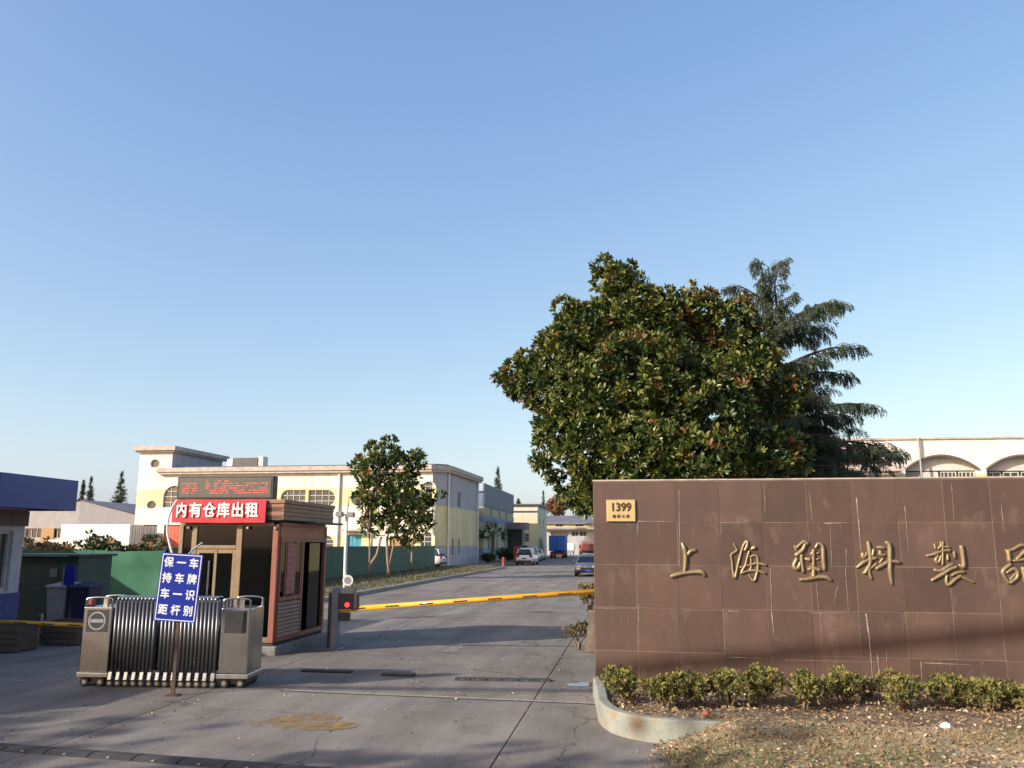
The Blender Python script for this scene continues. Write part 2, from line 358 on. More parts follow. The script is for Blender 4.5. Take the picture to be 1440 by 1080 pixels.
glyph([[(930,140,10),(955,190,12),(968,235,14),(900,280,16)], [(890,295,16),(908,400,14),(912,480,14),(935,590,18)], [(945,600,18),(970,500,16),(990,400,16),(1022,280,15),(1060,160,14),(1098,102,14)],
       [(1110,105,18),(1112,160,20),(1078,232,18)], [(1168,210,18),(1210,190,26)], [(1138,240,14),(1110,330,14),(1085,430,14),(1042,508,16),(1036,540,18)],
       [(1152,320,12),(1200,300,14),(1245,322,16),(1255,430,16),(1240,540,16),(1200,640,18),(1132,560,10)], [(1012,460,10),(1110,435,12),(1250,405,16),(1360,430,16)],
       [(1052,530,14),(1140,505,14),(1250,505,16),(1350,540,16)], [(1160,340,10),(1165,440,12),(1145,510,12)]], 935, 750, 9.6, 'gold raised character with three dots at its left')
glyph([[(145,150,12),(165,200,14)], [(170,170,14),(255,98,16),(300,122,20)], [(272,130,20),(238,200,22),(165,258,22)], [(172,300,18),(137,388,22),(180,420,22),(215,342,16)],
       [(230,260,20),(230,340,18),(250,460,18)], [(270,302,14),(318,312,24)], [(370,200,20),(370,300,16),(370,390,16)], [(395,172,14),(430,122,16),(480,160,20),(487,300,22),(500,430,18)],
       [(410,240,10),(440,230,10)], [(410,310,10),(440,300,10)], [(340,250,12),(368,210,14)], [(312,430,20),(370,412,20),(440,440,20)], [(370,400,18),(370,520,24)],
       [(212,552,16),(300,545,20),(420,522,22),(520,525,22),(578,560,16)]], 1100, 750, 8.47, 'gold raised character standing on a long curved bar')
glyph([[(1020,105,18),(1035,200,22),(1045,320,20),(1032,450,16),(1060,540,14)], [(955,240,20),(966,290,22),(1010,232,14)], [(1085,190,14),(1075,250,16),(1060,290,12)],
       [(890,405,14),(960,350,20),(1040,310,18),(1110,295,18)], [(1030,380,16),(992,458,20),(965,470,14)], [(1050,420,12),(1120,362,14)], [(1130,165,12),(1190,170,20),(1225,180,12)],
       [(1165,215,20),(1168,250,20),(1220,260,16)], [(1160,350,14),(1195,300,14)], [(1120,420,20),(1200,372,22),(1280,332,20),(1390,345,20)],
       [(1235,105,18),(1275,150,24),(1280,300,24),(1280,450,22),(1305,610,12)]], 1100, 750, 8.47, 'gold raised character with a tall downstroke at its right')
glyph([[(185,150,10),(200,210,14)], [(270,122,14),(280,170,16),(237,213,14)], [(78,315,12),(180,290,20),(290,250,16),(400,235,20)], [(300,187,12),(390,190,14)], [(302,120,14),(302,300,14),(298,440,14)],
       [(240,310,14),(202,370,20),(240,408,18),(280,312,12)], [(370,300,12),(370,370,18)], [(460,260,18),(470,342,16)], [(560,182,26),(580,300,26),(590,400,26),(588,468,26),(530,440,14)],
       [(190,510,20),(280,520,20),(380,457,20),(440,430,16)], [(152,655,18),(280,580,22),(400,502,22),(490,470,22)], [(357,590,16),(352,680,18),(387,718,20),(480,640,20),(560,590,18)],
       [(430,585,16),(510,547,20),(600,540,18)], [(520,595,14),(620,630,16),(735,690,12)]], 1295, 750, 9.93, 'gold raised character with a tall double stroke at its upper right')
glyph([[(1180,240,14),(1270,230,18),(1400,165,20),(1475,200,20),(1425,270,20),(1332,360,18)], [(1212,250,24),(1232,390,26)], [(1290,382,16),(1400,370,18),(1490,345,16)], [(1250,430,20),(1142,520,22),(1160,600,20),(1220,690,20)],
       [(1192,550,16),(1290,492,20),(1342,540,22),(1332,620,22),(1240,690,22)], [(1242,640,14),(1320,562,14)], [(1420,480,20),(1440,620,20),(1460,690,18)], [(1432,500,18),(1560,450,20),(1590,540,20),(1550,630,18),(1460,665,16)]],
      1295, 750, 9.93, 'gold raised character of three small boxes')

# number plate
x0, z1 = onwall(853, 703); x1, z0 = onwall(894, 733.5)
plate = thing('number_plate', WROOT+Matrix.Rotation(WROT,3,'Z')@Vector(((x0+x1)/2, -.03, (z0+z1)/2)), WROT, 'gold house number plate reading 1399 on the brown wall', 'number plate')
M['brass'] = pm('brass plate', (.56,.42,.20), (.48,.36,.17), 6, .42, .25, bump=.05)
M['ink'] = pm('dark lettering', (.045,.022,.010), None, 5, .6)
pw, ph = (x1-x0)/2, (z1-z0)/2
bx('plate', M['brass'], plate, -pw, pw, -.028, .012, -ph, ph, bevel=.008)
text('numerals', '1399', .165, M['ink'], plate, (0,-.03,.045), .003, .006, .92)
text('street_name', '嘉 新 公 路', .052, M['ink'], plate, (0,-.03,-.085), .003, .0008)

# ================================================================== THE PLANTING BED
M['kerbpaint'] = pm('pale painted kerb', (.29,.31,.275), (.20,.215,.19), 2.5, .85, bump=.6, bscale=18, c3=(.27,.225,.165), s3=4, t3=.50)
kp = [gnd(845, 972, .2)]
kline = [Vector((WROOT.x+.02, WROOT.y-.03, 0)), Vector((WROOT.x-.04, WROOT.y-1.2, 0)), Vector((1.13, 10.9, 0)), Vector((1.16,10.45,0)), Vector((1.27,10.12,0)), Vector((1.50,9.86,0)), Vector((1.80,9.72,0)), Vector((2.6,9.56,0)), Vector((4.0,9.25,0)), Vector((6.0,8.85,0)), Vector((10.5,8.0,0))]
def ribbon(line, w, z0, z1):
    mb = MB(); n = len(line); a = []; b = []
    for i, p in enumerate(line):
        t = (line[min(i+1,n-1)]-line[max(i-1,0)]).normalized(); nr = Vector((-t.y, t.x, 0))
        a.append(p+nr*w/2); b.append(p-nr*w/2)
    vs = [(p.x,p.y,z0) for p in a]+[(p.x,p.y,z0) for p in b]+[(p.x,p.y,z1) for p in a]+[(p.x,p.y,z1) for p in b]
    fs = []
    for i in range(n-1):
        fs += [(2*n+i,2*n+i+1,3*n+i+1,3*n+i), (i,i+1,2*n+i+1,2*n+i), (n+i+1,n+i,3*n+i,3*n+i+1)]
    fs += [(0,2*n,3*n,n), (n-1,2*n-1,4*n-1,3*n-1)]
    return mb.add(vs, fs)
def smooth_line(pts, k=5):
    out = []
    for i in range(len(pts)-1):
        p0 = pts[max(i-1,0)]; p1 = pts[i]; p2 = pts[i+1]; p3 = pts[min(i+2,len(pts)-1)]
        for j in range(k):
            t = j/k; out.append(.5*((2*p1)+(-p0+p2)*t+(2*p0-5*p1+4*p2-p3)*t*t+(-p0+3*p1-3*p2+p3)*t**3))
    return out+[pts[-1]]
KL = smooth_line(kline)
ribbon(KL, .13, -.1, .255).build('planter_kerb', M['kerbpaint'], bevel=.018, kind='structure')
def grid_patch(name, inside, zf, x0, x1, y0, y1, step, mat, **tags):
    xs = np.arange(x0, x1, step); ys = np.arange(y0, y1, step); idx = {}; mb = MB(); vs = []; fs = []
    for i, x in enumerate(xs):
        for j, y in enumerate(ys):
            if inside(x+step/2, y+step/2):
                q = []
                for a, b in ((i,j),(i+1,j),(i+1,j+1),(i,j+1)):
                    if (a,b) not in idx:
                        X = x0+a*step; Y = y0+b*step; idx[(a,b)] = len(vs); vs.append((X, Y, zf(X,Y)))
                    q.append(idx[(a,b)])
                fs.append(tuple(q))
    return mb.add(vs, fs).build(name, mat, smooth=True, **tags)
from mathutils import noise as mnoise
def nz(x, y, f, s=0): return mnoise.noise(Vector((x*f+s, y*f-s, s*.37)))
def kerb_y(x):                                   # front line of the bed at x
    best = 99
    for i in range(len(KL)-1):
        a, b = KL[i], KL[i+1]
        if b.y < 10.2 and min(a.x,b.x)-1e-6 <= x <= max(a.x,b.x)+1e-6 and abs(b.x-a.x) > 1e-6:
            best = a.y+(b.y-a.y)*(x-a.x)/(b.x-a.x)
    return best if best < 50 else 10.1
def wall_y(x): return WROOT.y-math.tan(R(10.6))*(x-WROOT.x)
M['soil'] = pm('leaf strewn soil', (.20,.145,.09), (.12,.085,.05), 3, .95, bump=1.0, bscale=20, c3=(.27,.20,.13), s3=16, t3=.55)
M['litter_soil'] = pm('dry lawn soil', (.31,.245,.155), (.21,.17,.095), 2.2, .95, bump=1.0, bscale=22, c3=(.11,.105,.045), s3=5, t3=.56)
def in_bed(x, y): return x > 1.16+max(0, (10.5-y))*.5 and kerb_y(x)+.03 < y < wall_y(x)+.05 and not (x < 1.6 and y < 10.2)
grid_patch('planting_bed', in_bed, lambda x, y: .19+.045*nz(x,y,1.6)+.02*nz(x,y,6), 1.1, 10.4, 7.9, 13.2, .07, M['soil'], kind='structure')
def sm(a, b, x): t = max(0, min(1, (x-a)/(b-a))); return t*t*(3-2*t)
def lawn_z(x, y):
    near = max(0, 1-(kerb_y(x)-y)/1.4)
    return -.02+.275*sm(1.5, 2.45, x)*(.5+.5*near)+.035*sm(1.5,2.2,x)*nz(x,y,1.7,3)+.018*nz(x,y,7,1)*sm(1.3,1.9,x)+.02*sm(1.25,1.7,x)
def in_lawn(x, y): return y < kerb_y(x)+.02 and x > 1.28+.10*nz(x,y,2.5)+max(0,(9.0-y))*-.05+(.25 if y > 9.5 else 0)
grid_patch('dry_lawn', in_lawn, lawn_z, 1.0, 10.4, 4.0, 9.9, .07, M['litter_soil'], kind='structure')
# ================================================================== BUILDINGS
def arc(cx, cz, rx, rz, a0, a1, n): return [(cx+rx*math.cos(R(a0+(a1-a0)*i/n)), cz+rz*math.sin(R(a0+(a1-a0)*i/n))) for i in range(n+1)]
def shape(kind, x0, x1, z0, z1):
    cx, cz = (x0+x1)/2, (z0+z1)/2; w, h = (x1-x0)/2, (z1-z0)/2
    if kind == 'rect': return [(x0,z0),(x1,z0),(x1,z1),(x0,z1)]
    if kind == 'circle': return arc(cx, cz, w, h, 0, 360, 20)[:-1]
    if kind == 'arch': return [(x0,z0),(x1,z0)]+arc(cx, z1-w*.9, w, w*.9, 0, 180, 12)
    if kind == 'left': return [(x1,z0),(x1,z1)]+arc(x0+h, cz, h, h, 90, 270, 10)
    if kind == 'right': return arc(x1-h, cz, h, h, -90, 90, 10)+[(x0,z1),(x0,z0)]
    if kind == 'segment': return [(x0,z0),(x1,z0)]+[(x1-(x1-x0)*i/14, z1-h2) for i, h2 in ((i, (z1-z0)*.36*((i/7-1)**2)) for i in range(15))]
def span(poly, axis, c):
    out = []
    for i in range(len(poly)):
        a, b = poly[i], poly[(i+1) % len(poly)]
        if (a[axis]-c)*(b[axis]-c) < 0:
            t = (c-a[axis])/(b[axis]-a[axis]); out.append(a[1-axis]+(b[1-axis]-a[1-axis])*t)
    return (min(out), max(out)) if len(out) >= 2 else None
def pierced(mb, outer, holes, mp, depth):        # a wall face with real openings; mp(u, z, inward) -> xyz
    polys = [outer]+holes; flat = [p for q in polys for p in q]
    tris = tessellate_polygon([[Vector((u,z,0)) for u, z in q] for q in polys])
    mb.add([mp(u,z,0) for u, z in flat], [tuple(t) for t in tris])
    for h in holes:
        n = len(h); mb.add([mp(u,z,0) for u, z in h]+[mp(u,z,depth) for u, z in h], [(i,(i+1) % n,(i+1) % n+n,i+n) for i in range(n)])
def window(parent, poly, mp, nx, nz, depth=.2, fw=.07, gm=None, fm=None, name='window', lits=None):
    g = MB(); n = len(poly); g.add([mp(u,z,depth) for u, z in poly], [tuple(range(n))])
    w = g.build(name, gm or M['glass_win'], parent)
    f = MB(); cu = sum(p[0] for p in poly)/n; cz = sum(p[1] for p in poly)/n
    us = [p[0] for p in poly]; zs = [p[1] for p in poly]; sx = 1-2*fw/(max(us)-min(us)); sz = 1-2*fw/(max(zs)-min(zs))
    mu, mz = (max(us)+min(us))/2, (max(zs)+min(zs))/2
    inn = [(mu+(u-mu)*sx, mz+(z-mz)*sz) for u, z in poly]
    vs = [mp(u,z,depth-.08) for u, z in poly]+[mp(u,z,depth-.08) for u, z in inn]+[mp(u,z,depth-.01) for u, z in inn]
    f.add(vs, [(i,(i+1) % n,(i+1) % n+n,i+n) for i in range(n)]+[(i+n,(i+1) % n+n,(i+1) % n+2*n,i+2*n) for i in range(n)])
    def bar(u0, u1, z0, z1):
        q = [(u0,z0),(u1,z0),(u1,z1),(u0,z1)]
        f.add([mp(u,z,depth-.07) for u, z in q]+[mp(u,z,depth-.005) for u, z in q], [(0,1,2,3),(0,1,5,4),(1,2,6,5),(2,3,7,6),(3,0,4,7)])
    b = fw*.42
    for i in range(1, nx):
        c = min(us)+(max(us)-min(us))*i/nx; s = span(poly, 0, c)
        if s: bar(c-b, c+b, s[0]+fw*.5, s[1]-fw*.5)
    for i in range(1, nz):
        c = min(zs)+(max(zs)-min(zs))*i/nz; s = span(poly, 1, c)
        if s: bar(s[0]+fw*.5, s[1]-fw*.5, c-b, c+b)
    f.build('frame', fm or M['frame_white'], w); return w
M['frame_white'] = pm('window frame', (.55,.53,.47), (.42,.4,.36), 3, .6)
WHITE, YEL, GREYW = (.74,.70,.63), (.72,.63,.36), (.42,.42,.45)
M['cornice'] = pm('cornice', (.50,.44,.38), (.36,.30,.26), 2, .85, bump=.3)
M['roofgrey'] = pm('roof felt', (.16,.165,.19), (.11,.11,.13), 1, .8)
def onface(root, rz, y=0.0):
    MI = (Matrix.Translation(root) @ Matrix.Rotation(rz, 4, 'Z')).inverted(); o = MI @ EYE
    def f(u, v):
        q = MI.to_3x3() @ ray(u, v); t = (y-o.y)/q.y; p = o+q*t; return p.x, p.z
    return f
def pxbox(f, a): (x0, z1), (x1, z0) = f(a[0], a[1]), f(a[2], a[3]); return x0, x1, z0, z1

# ---- the long pale two storey block with its stair tower
B1, R1 = S(-17.6, 79.3), -SA-R(2)
b1 = thing('factory_block', B1, R1, 'long cream and yellow two storey factory block with stair tower and arched windows', 'building')
f1 = onface(B1, R1)
H1 = f1(634, 660)[1]; XL = f1(192, 700)[0]; XT = f1(238, 700)[0]; HT = f1(215, 634)[1]; D1 = 15.0; CH = 1.1
XL2, = (XL,)
wins = [('left',395,689,429,712,4,3), ('right',434,689,471,712,4,3), ('left',494,689,527,712,4,3), ('right',532,689,568,712,4,3), ('arch',593,677,613,703,4,4), ('arch',592,748,611,785,4,5),
        ('arch',450,753,468,785,4,5), ('arch',231,683,259,714,3,4), ('circle',212,646,224,658,2,2), ('circle',207,704,219,716,2,2), ('left',300,689,334,712,4,3), ('right',339,689,376,712,4,3)]
doors = [(489,752,507,797,'blue'), (548,754,572,798,'wood'), (190.5,738,217,795,'greydoor'), (231,738,251,795,'reddoor'), (522,752,541,797,'white')]
M['blue_door'] = pm('turquoise door', (.05,.30,.42), (.04,.24,.35), 3, .5); M['wood_door'] = pm('wooden shutter', (.42,.24,.10), (.32,.18,.08), 4, .7, stretch=(6,1,1))
M['grey_door'] = pm('grey steel door', (.16,.15,.155), (.12,.11,.115), 2, .6); M['red_door'] = pm('orange red shutter', (.62,.12,.06), (.5,.1,.05), 2, .55)
M['b1front'] = bands('b1 front', 12.5, [(0,YEL),(2.75,WHITE),(5.6,YEL),(7.35,WHITE)], .22)
M['b1side'] = bands('b1 side', 12.5, [(0,GREYW),(1.9,YEL),(5.6,GREYW)], .25)
front = MB(); holes = []; wl = []
for k, a, b, c, d2, nx, nz_ in wins:
    x0, x1, z0, z1 = pxbox(f1, (a,b,c,d2)); z0 = max(z0, .9 if k == 'arch' and b > 740 else z0)
    p = shape(k, x0, x1, z0, z1); holes.append(p); wl.append((p, nx, nz_))
dl = []
for a, b, c, d2, k in doors:
    x0, x1, z0, z1 = pxbox(f1, (a,b,c,d2)); x0 = max(x0, XL+.25); p = shape('rect', x0, x1, .05, z1); holes.append(p); dl.append((p, k, x0, x1, z1))
mpf = lambda u, z, dp: (u, dp, z)
pierced(front, [(XL,0),(-CH,0),(-CH,H1),(XT,H1),(XT,HT),(XL,HT)], holes, mpf, .3)
front.build('front_wall', M['b1front'], b1)
side = MB(); sh = [shape('rect', 5.8, 6.9, 5.7, 7.3), shape('rect', 3.4, 4.3, 1.0, 2.6), shape('rect', 6.0, 6.9, 1.0, 2.6)]
mps = lambda u, z, dp: (-dp, u, z)
pierced(side, [(CH,0),(D1,0),(D1,H1),(CH,H1)], sh, mps, .3)
side.add([(-CH,0,0),(0,CH,0),(0,CH,H1),(-CH,0,H1)], [(0,1,2,3)])
MB().add([(XT,0,H1-.2),(XT,10,H1-.2),(XT,10,HT),(XT,0,HT)], [(0,1,2,3)]).build('tower_wall', M['b1side'], b1)
side.build('side_wall', M['b1side'], b1)
MB().add([(XL,0,0),(XL,D1,0),(XL,D1,HT),(XL,0,HT)], [(0,1,2,3)]).add([(XL,D1,0),(0,D1,0),(0,D1,H1),(XL,D1,H1)], [(0,1,2,3)]).add([(XL,10,H1),(XT,10,H1),(XT,10,HT),(XL,10,HT)],[(0,1,2,3)]).build('rear_wall', M['b1side'], b1)
for p, nx, nz_ in wl: window(b1, p, mpf, nx, nz_)
for p in sh: window(b1, p, mps, 1, 2)
dm = {'blue': M['blue_door'], 'wood': M['wood_door'], 'greydoor': M['grey_door'], 'reddoor': M['red_door'], 'white': M['white']}
for p, k, x0, x1, z1 in dl:
    dr = bx('door', dm[k], b1, x0+.02, x1-.02, .18, .24, .06, z1-.02)
    nb = max(2, int((x1-x0)/.35)); rb = MB()
    for i in range(nb): rb.box(x0+(x1-x0)*(i+.12)/nb, x0+(x1-x0)*(i+.88)/nb, .15, .179, .15, z1-.12)
    rb.build('door_panel', dm[k], dr)
def corn(x0, x1, y0, y1, z0, z1, o, ch): return [(x0,y0-o),(x1-ch,y0-o),(x1+o,y0+ch),(x1+o,y1+o),(x0,y1+o)]
MB().prz(corn(XT-1.4, 0, 0, D1, 0, 0, .55, CH), H1, H1+.42).prz(corn(XT-1.2, 0, 0, D1, 0, 0, .42, CH), H1-.22, H1-.002).build('cornice', M['cornice'], b1)
MB().prz(corn(XT+.4, 0, .6, D1, 0, 0, -.1, CH), H1+.425, H1+.62).build('roof', pm('dark roof edge', (.07,.08,.12), (.05,.05,.08), 2, .7), b1)
MB().box(XL-.5, XT+.55, -.55, 10.5, HT, HT+.42).box(XL-.3, XT+.35, -.35, 10.3, HT-.16, HT-.002).build('tower_roof', M['cornice'], b1)
for i, u in enumerate((477, 641.5)):
    x = f1(u, 700)[0] if i == 0 else .12; y = -.14 if i == 0 else CH+.4
    MB().cyl((x,y,0),(x,y,H1-.24), .1, n=8).build('downpipe', M['white'], b1)
MB().cyl((.13,D1-.3,0),(.13,D1-.3,H1-.24), .09, n=8).build('downpipe', M['white'], b1)
x = f1(612, 757)[0]; xa = f1(505, 757)[0]; za = f1(505, 747)[1]
bx('door_canopy', M['cornice'], b1, f1(483,757)[0], f1(512,757)[0], -.9, -.002, za, za+.16)
# rooftop gear on the block
tank = thing('rooftop_tank', B1+Matrix.Rotation(R1,3,'Z')@Vector((f1(330,660)[0], 3.0, H1+.62)), R1, 'dark box and pale unit standing on the cream block roof above the booth', 'roof unit')
bx('casing', M['darkgrey'], tank, -1.5, 1.2, -.6, .6, 0, 1.0, bevel=.03); bx('unit', M['white'], tank, 1.25, 1.75, -.55, .55, 0, 1.15, bevel=.03); bx('unit', M['white'], tank, -2.2, -1.6, -.5, .5, 0, .9, bevel=.03)

# ---- the blue grey ribbed building
B2, R2 = S(-17.3, 99.5), -SA
b2 = thing('ribbed_building', B2, R2, 'blue grey ribbed metal topped building with yellow bands behind the cream block', 'building')
H2, D2 = 9.0, 25.5
M['b2wall'] = bands('b2 wall', 10, [(0,(.30,.30,.36)),(1.6,(.50,.46,.30)),(4.6,(.26,.27,.38)),(5.4,(.46,.42,.26)),(6.4,(.16,.22,.32))], .2)
M['b2metal'] = pm('ribbed metal', (.15,.19,.25), (.12,.15,.2), 2, .55)
w2 = MB(); sh2 = []
for c in (5.5, 12.2, 18.5): sh2.append(shape('rect', c-.6, c+.6, 5.45, 6.35)); sh2.append(shape('rect', c-2.3, c-.6, 1.4, 4.2))
sh2.append(shape('rect', 20.6, 22.2, 1.4, 4.2))
pierced(w2, [(0,0),(D2,0),(D2,6.6),(0,6.6)], sh2, mps, .35)
w2.add([(-12,0,0),(0,0,0),(0,0,H2-1),(-12,0,H2-1)], [(0,1,2,3)]).add([(-12,0,0),(-12,D2,0),(-12,D2,H2),(-12,0,H2)],[(0,1,2,3)]).add([(-12,D2,0),(0,D2,0),(0,D2,H2),(-12,D2,H2)],[(0,1,2,3)])
w2.build('wall', M['b2wall'], b2)
for p in sh2: window(b2, p, mps, 2, 2, .25)
rib = MB()
for i in range(51): rib.box(.0, .10, i*.5+.02, i*.5+.36, 6.55, H2+.15)
rib.box(-.1, .04, 0, D2, 6.5, H2+.1).build('cladding', M['b2metal'], b2)
MB().prz([(-12.1,-.1),(.0,-.1),(.0,D2),(-12.1,D2)], H2-.9, H2-.75).build('roof', M['roofgrey'], b2)

# ---- the yellow gatehouse like block further on
c3 = at(756, 790, 131); B3, R3 = Vector((c3.x, c3.y, 0)), -SA
b3 = thing('yellow_block', B3, R3, 'pale yellow flat roofed block at the far end of the road', 'building')
f3 = onface(B3, R3); H3 = f3(750, 711)[1]
M['b3wall'] = bands('b3 wall', 12, [(0,(.68,.61,.38)),(f3(740,727)[1],(.66,.62,.50))], .15)
w3 = MB(); hs = []
for a in ((713,728,723,738), (735,750,744,762), (722,750,731,762)): hs.append(shape('rect', *pxbox(f3, a)))
pierced(w3, [(-14,0),(0,0),(0,H3),(-14,H3)], hs, mpf, .3)
hs3 = [shape('rect', 3, 4.2, 4.6, 6.0), shape('rect', 3, 4.2, 1.2, 2.8), shape('rect', 8, 9.2, 4.6, 6.0)]
pierced(w3, [(0,0),(14,0),(14,H3),(0,H3)], hs3, mps, .3)
w3.add([(-14,14,0),(0,14,0),(0,14,H3),(-14,14,H3)], [(0,1,2,3)]).add([(-14,0,0),(-14,14,0),(-14,14,H3),(-14,0,H3)], [(0,1,2,3)]).build('wall', M['b3wall'], b3)
for p in hs: window(b3, p, mpf, 3, 3)
for p in hs3: window(b3, p, mps, 2, 2)
MB().box(-14.3, .35, -.35, 14.3, H3, H3+.25).build('roof', M['darkgrey'], b3)
zz = f3(740, 720)[1]; MB().box(-14.2, .15, -.15, -.002, zz, zz+.18).build('string_course', M['darkgrey'], b3)
cn = at(727, 790, 120)
cp = thing('entrance_canopy', (cn.x, cn.y, 0), -SA, 'dark rounded entrance canopy on posts before the yellow block', 'canopy')
MB().prz([(-4,-1.6),(.6,-1.6),(1.2,-1.2),(1.5,-.4),(1.5,2),(-4,2)], 4.1, 5.0).build('roof', pm('canopy grey', (.22,.19,.2), (.16,.14,.15), 2, .7), cp)
for x, y in ((1.1,-1.0), (-1.6,-1.2), (-3.6,-1.2)): MB().cyl((x,y,0),(x,y,4.1), .12, n=8).build('post', M['grey'], cp)
bx('glazing', M['glass_win'], cp, -3.9, .7, .4, .5, 0, 4.08)

# ---- the grey roofed workshop closing the road
c4 = at(764, 788, 172); B4, R4 = Vector((c4.x, c4.y, 0)), -SA
b4 = thing('workshop', B4, R4, 'low workshop with grey pitched roof and shutter doors closing the road', 'building')
f4 = onface(B4, R4); he = f4(790, 741)[1]; hb = f4(790, 735)[1]; hr = f4(790, 723)[1]
M['b4wall'] = bands('b4 wall', 10, [(0,(.42,.43,.46)),(f4(800,747)[1],(.62,.54,.30))], .2)
w4 = MB(); hs = [shape('rect', *pxbox(f4, a)) for a in ((781,736,792,740.5), (809,736,821,740.5), (804,747,813.5,754.5), (815,747,825,754.5))]
dr4 = shape('rect', f4(775,760)[0], f4(799,760)[0], .05, f4(790,747.5)[1])
pierced(w4, [(0,0),(26,0),(26,hb),(0,hb)], hs+[dr4], mpf, .4)
w4.add([(0,0,0),(0,20,0),(0,20,hb),(0,10,hr),(0,0,hb)], [(0,1,2,3,4)]).build('wall', M['b4wall'], b4)
for p in hs: window(b4, p, mpf, 2, 1)
MB().add([(u,.35,z) for u, z in dr4], [(0,1,2,3)]).build('shutter', M['grey'], b4)
MB().add([(-.4,-.5,hb-.1),(26,-.5,hb-.1),(26,10,hr),(-.4,10,hr),(-.4,-.5,hb-.3),(26,-.5,hb-.3),(26,10,hr-.2),(-.4,10,hr-.2)], [(0,1,2,3),(0,1,5,4),(3,0,4,7),(4,5,6,7)]).build('roof', M['roofgrey'], b4)
MB().box(0, 26, -1.4, -.003, he-.5, he-.1).build('awning', M['grey'], b4)

# ---- the white vaulted warehouse on the right
cw = at(1150, 765, 60); BW, RW = Vector((cw.x, cw.y, 0)), -SA
bw = thing('vaulted_warehouse', BW, RW, 'long white warehouse with shallow arched window bays behind the brown wall', 'building')
fw_ = onface(BW, RW); HW = fw_(1300, 618)[1]
M['bwwall'] = bands('bw wall', 12, [(0,(.62,.52,.28)),(6.9,(.74,.71,.66))], .14, (1,1,.2))
ww = MB(); hs = []; cen = [1209, 1323, 1437, 1551]; bays = []
for c in cen:
    x0 = fw_(c-51, 650)[0]; x1 = fw_(c+51, 650)[0]; zt = fw_(c, 642)[1]; zs = fw_(c, 661)[1]
    q = [(x0,2.0),(x1,2.0)]+[(x1-(x1-x0)*i/16, zt-(zt-zs)*((i/8-1)**2)) for i in range(17)]
    hs.append(q); bays.append((x0,x1,zt,zs,q))
pierced(ww, [(-2,0),(27,0),(27,HW),(-2,HW)], hs, mpf, .9)
ww.add([(-2,0,0),(-2,22,0),(-2,22,HW),(-2,0,HW)], [(0,1,2,3)]).add([(-2,22,0),(27,22,0),(27,22,HW),(-2,22,HW)], [(0,1,2,3)]).build('wall', M['bwwall'], bw)
MB().box(-2.1, 27.1, -.12, 22.1, HW, HW+.12).build('roof', M['cornice'], bw)
M['infill'] = pm('pale infill', (.60,.58,.56), (.50,.48,.46), 2, .8, stretch=(1,1,.3)); M['edge'] = pm('dark arch edge', (.12,.10,.09), None, 3, .8)
for i, (x0, x1, zt, zs, q) in enumerate(bays):
    bay = MB().add([(u,.45,z) for u, z in q if z >= zs-.01], [tuple(range(len([1 for u, z in q if z >= zs-.01])))]).build('tympanum', M['infill'], bw)
    MB().tube([(u,-.06,z+.05) for u, z in q[2:]], .11, 6).build('arch_edge', M['edge'], bay)
    n = 4; wdt = (x1-x0)/n
    for k in range(n):
        p = shape('rect', x0+k*wdt+.06, x0+(k+1)*wdt-.06, 2.1, zs-.08)
        if (i == 1 and k < 2) or i == 0: MB().add([(u,.5,z) for u, z in p], [(0,1,2,3)]).build('panel', M['infill'] if k % 2 else M['grey'], bw)
        else: window(bw, p, mpf, 4 if i == 1 else 2, 6, .55, .07)
fx = fw_(1160, 660)[0]; bx('flat_canopy', M['cornice'], bw, fx, fw_(1258,660)[0], -2.2, -.003, fw_(1210,659)[1]-.35, fw_(1210,659)[1])
MB().cyl((fw_(1294,660)[0],-.2,0),(fw_(1294,660)[0],-.2,HW+.1), .07, n=6).build('downpipe', M['grey'], bw)

# ---- the grey shed on the far left
cg = at(190, 775, 97); BG, RG = Vector((cg.x, cg.y, 0)), -SA
bg_ = thing('grey_shed', BG, RG, 'grey metal clad shed with sloping roof left of the stair tower', 'building')
fg = onface(BG, RG)
P = [fg(u, v) for u, v in ((-80,712),(112,703),(192,724))]
M['cladding'] = pm('grey cladding', (.24,.235,.255), (.19,.185,.2), 1, .6, stretch=(6,1,.2)); M['cladding2'] = pm('light cladding', (.33,.31,.31), (.26,.25,.25), 1, .7)
wg = MB(); wh = [shape('rect', *pxbox(fg, a)) for a in ((20,743,34,757), (36,743,58,757), (75,743,90,757))]
xm = fg(112,720)[0]; x0 = P[0][0]
pierced(wg, [(x0,0),(xm,0),(xm,P[1][1]),(x0,P[0][1])], wh, mpf, .25); wg.build('front_wall', M['cladding2'], bg_)
for p in wh: window(bg_, p, mpf, 3, 1)
MB().pry([(xm+.02,0),(P[2][0],0),(P[2][0],P[2][1]),(xm+.02,P[1][1])], -.1, 14).build('side_wing', M['cladding'], bg_)
a = pxbox(fg, (59,743,74,770)); bx('door', M['wood_door'], bg_, a[0], a[1], -.06, -.003, .02, a[3])
MB().add([(x0,-.3,P[0][1]+.02),(xm,-.3,P[1][1]+.02),(P[2][0]+.3,-.3,P[2][1]+.02),(P[2][0]+.3,15,P[2][1]+.02),(xm,15,P[1][1]+.02),(x0,15,P[0][1]+.02)], [(0,1,4,5),(1,2,3,4)]).build('roof', M['roofgrey'], bg_)

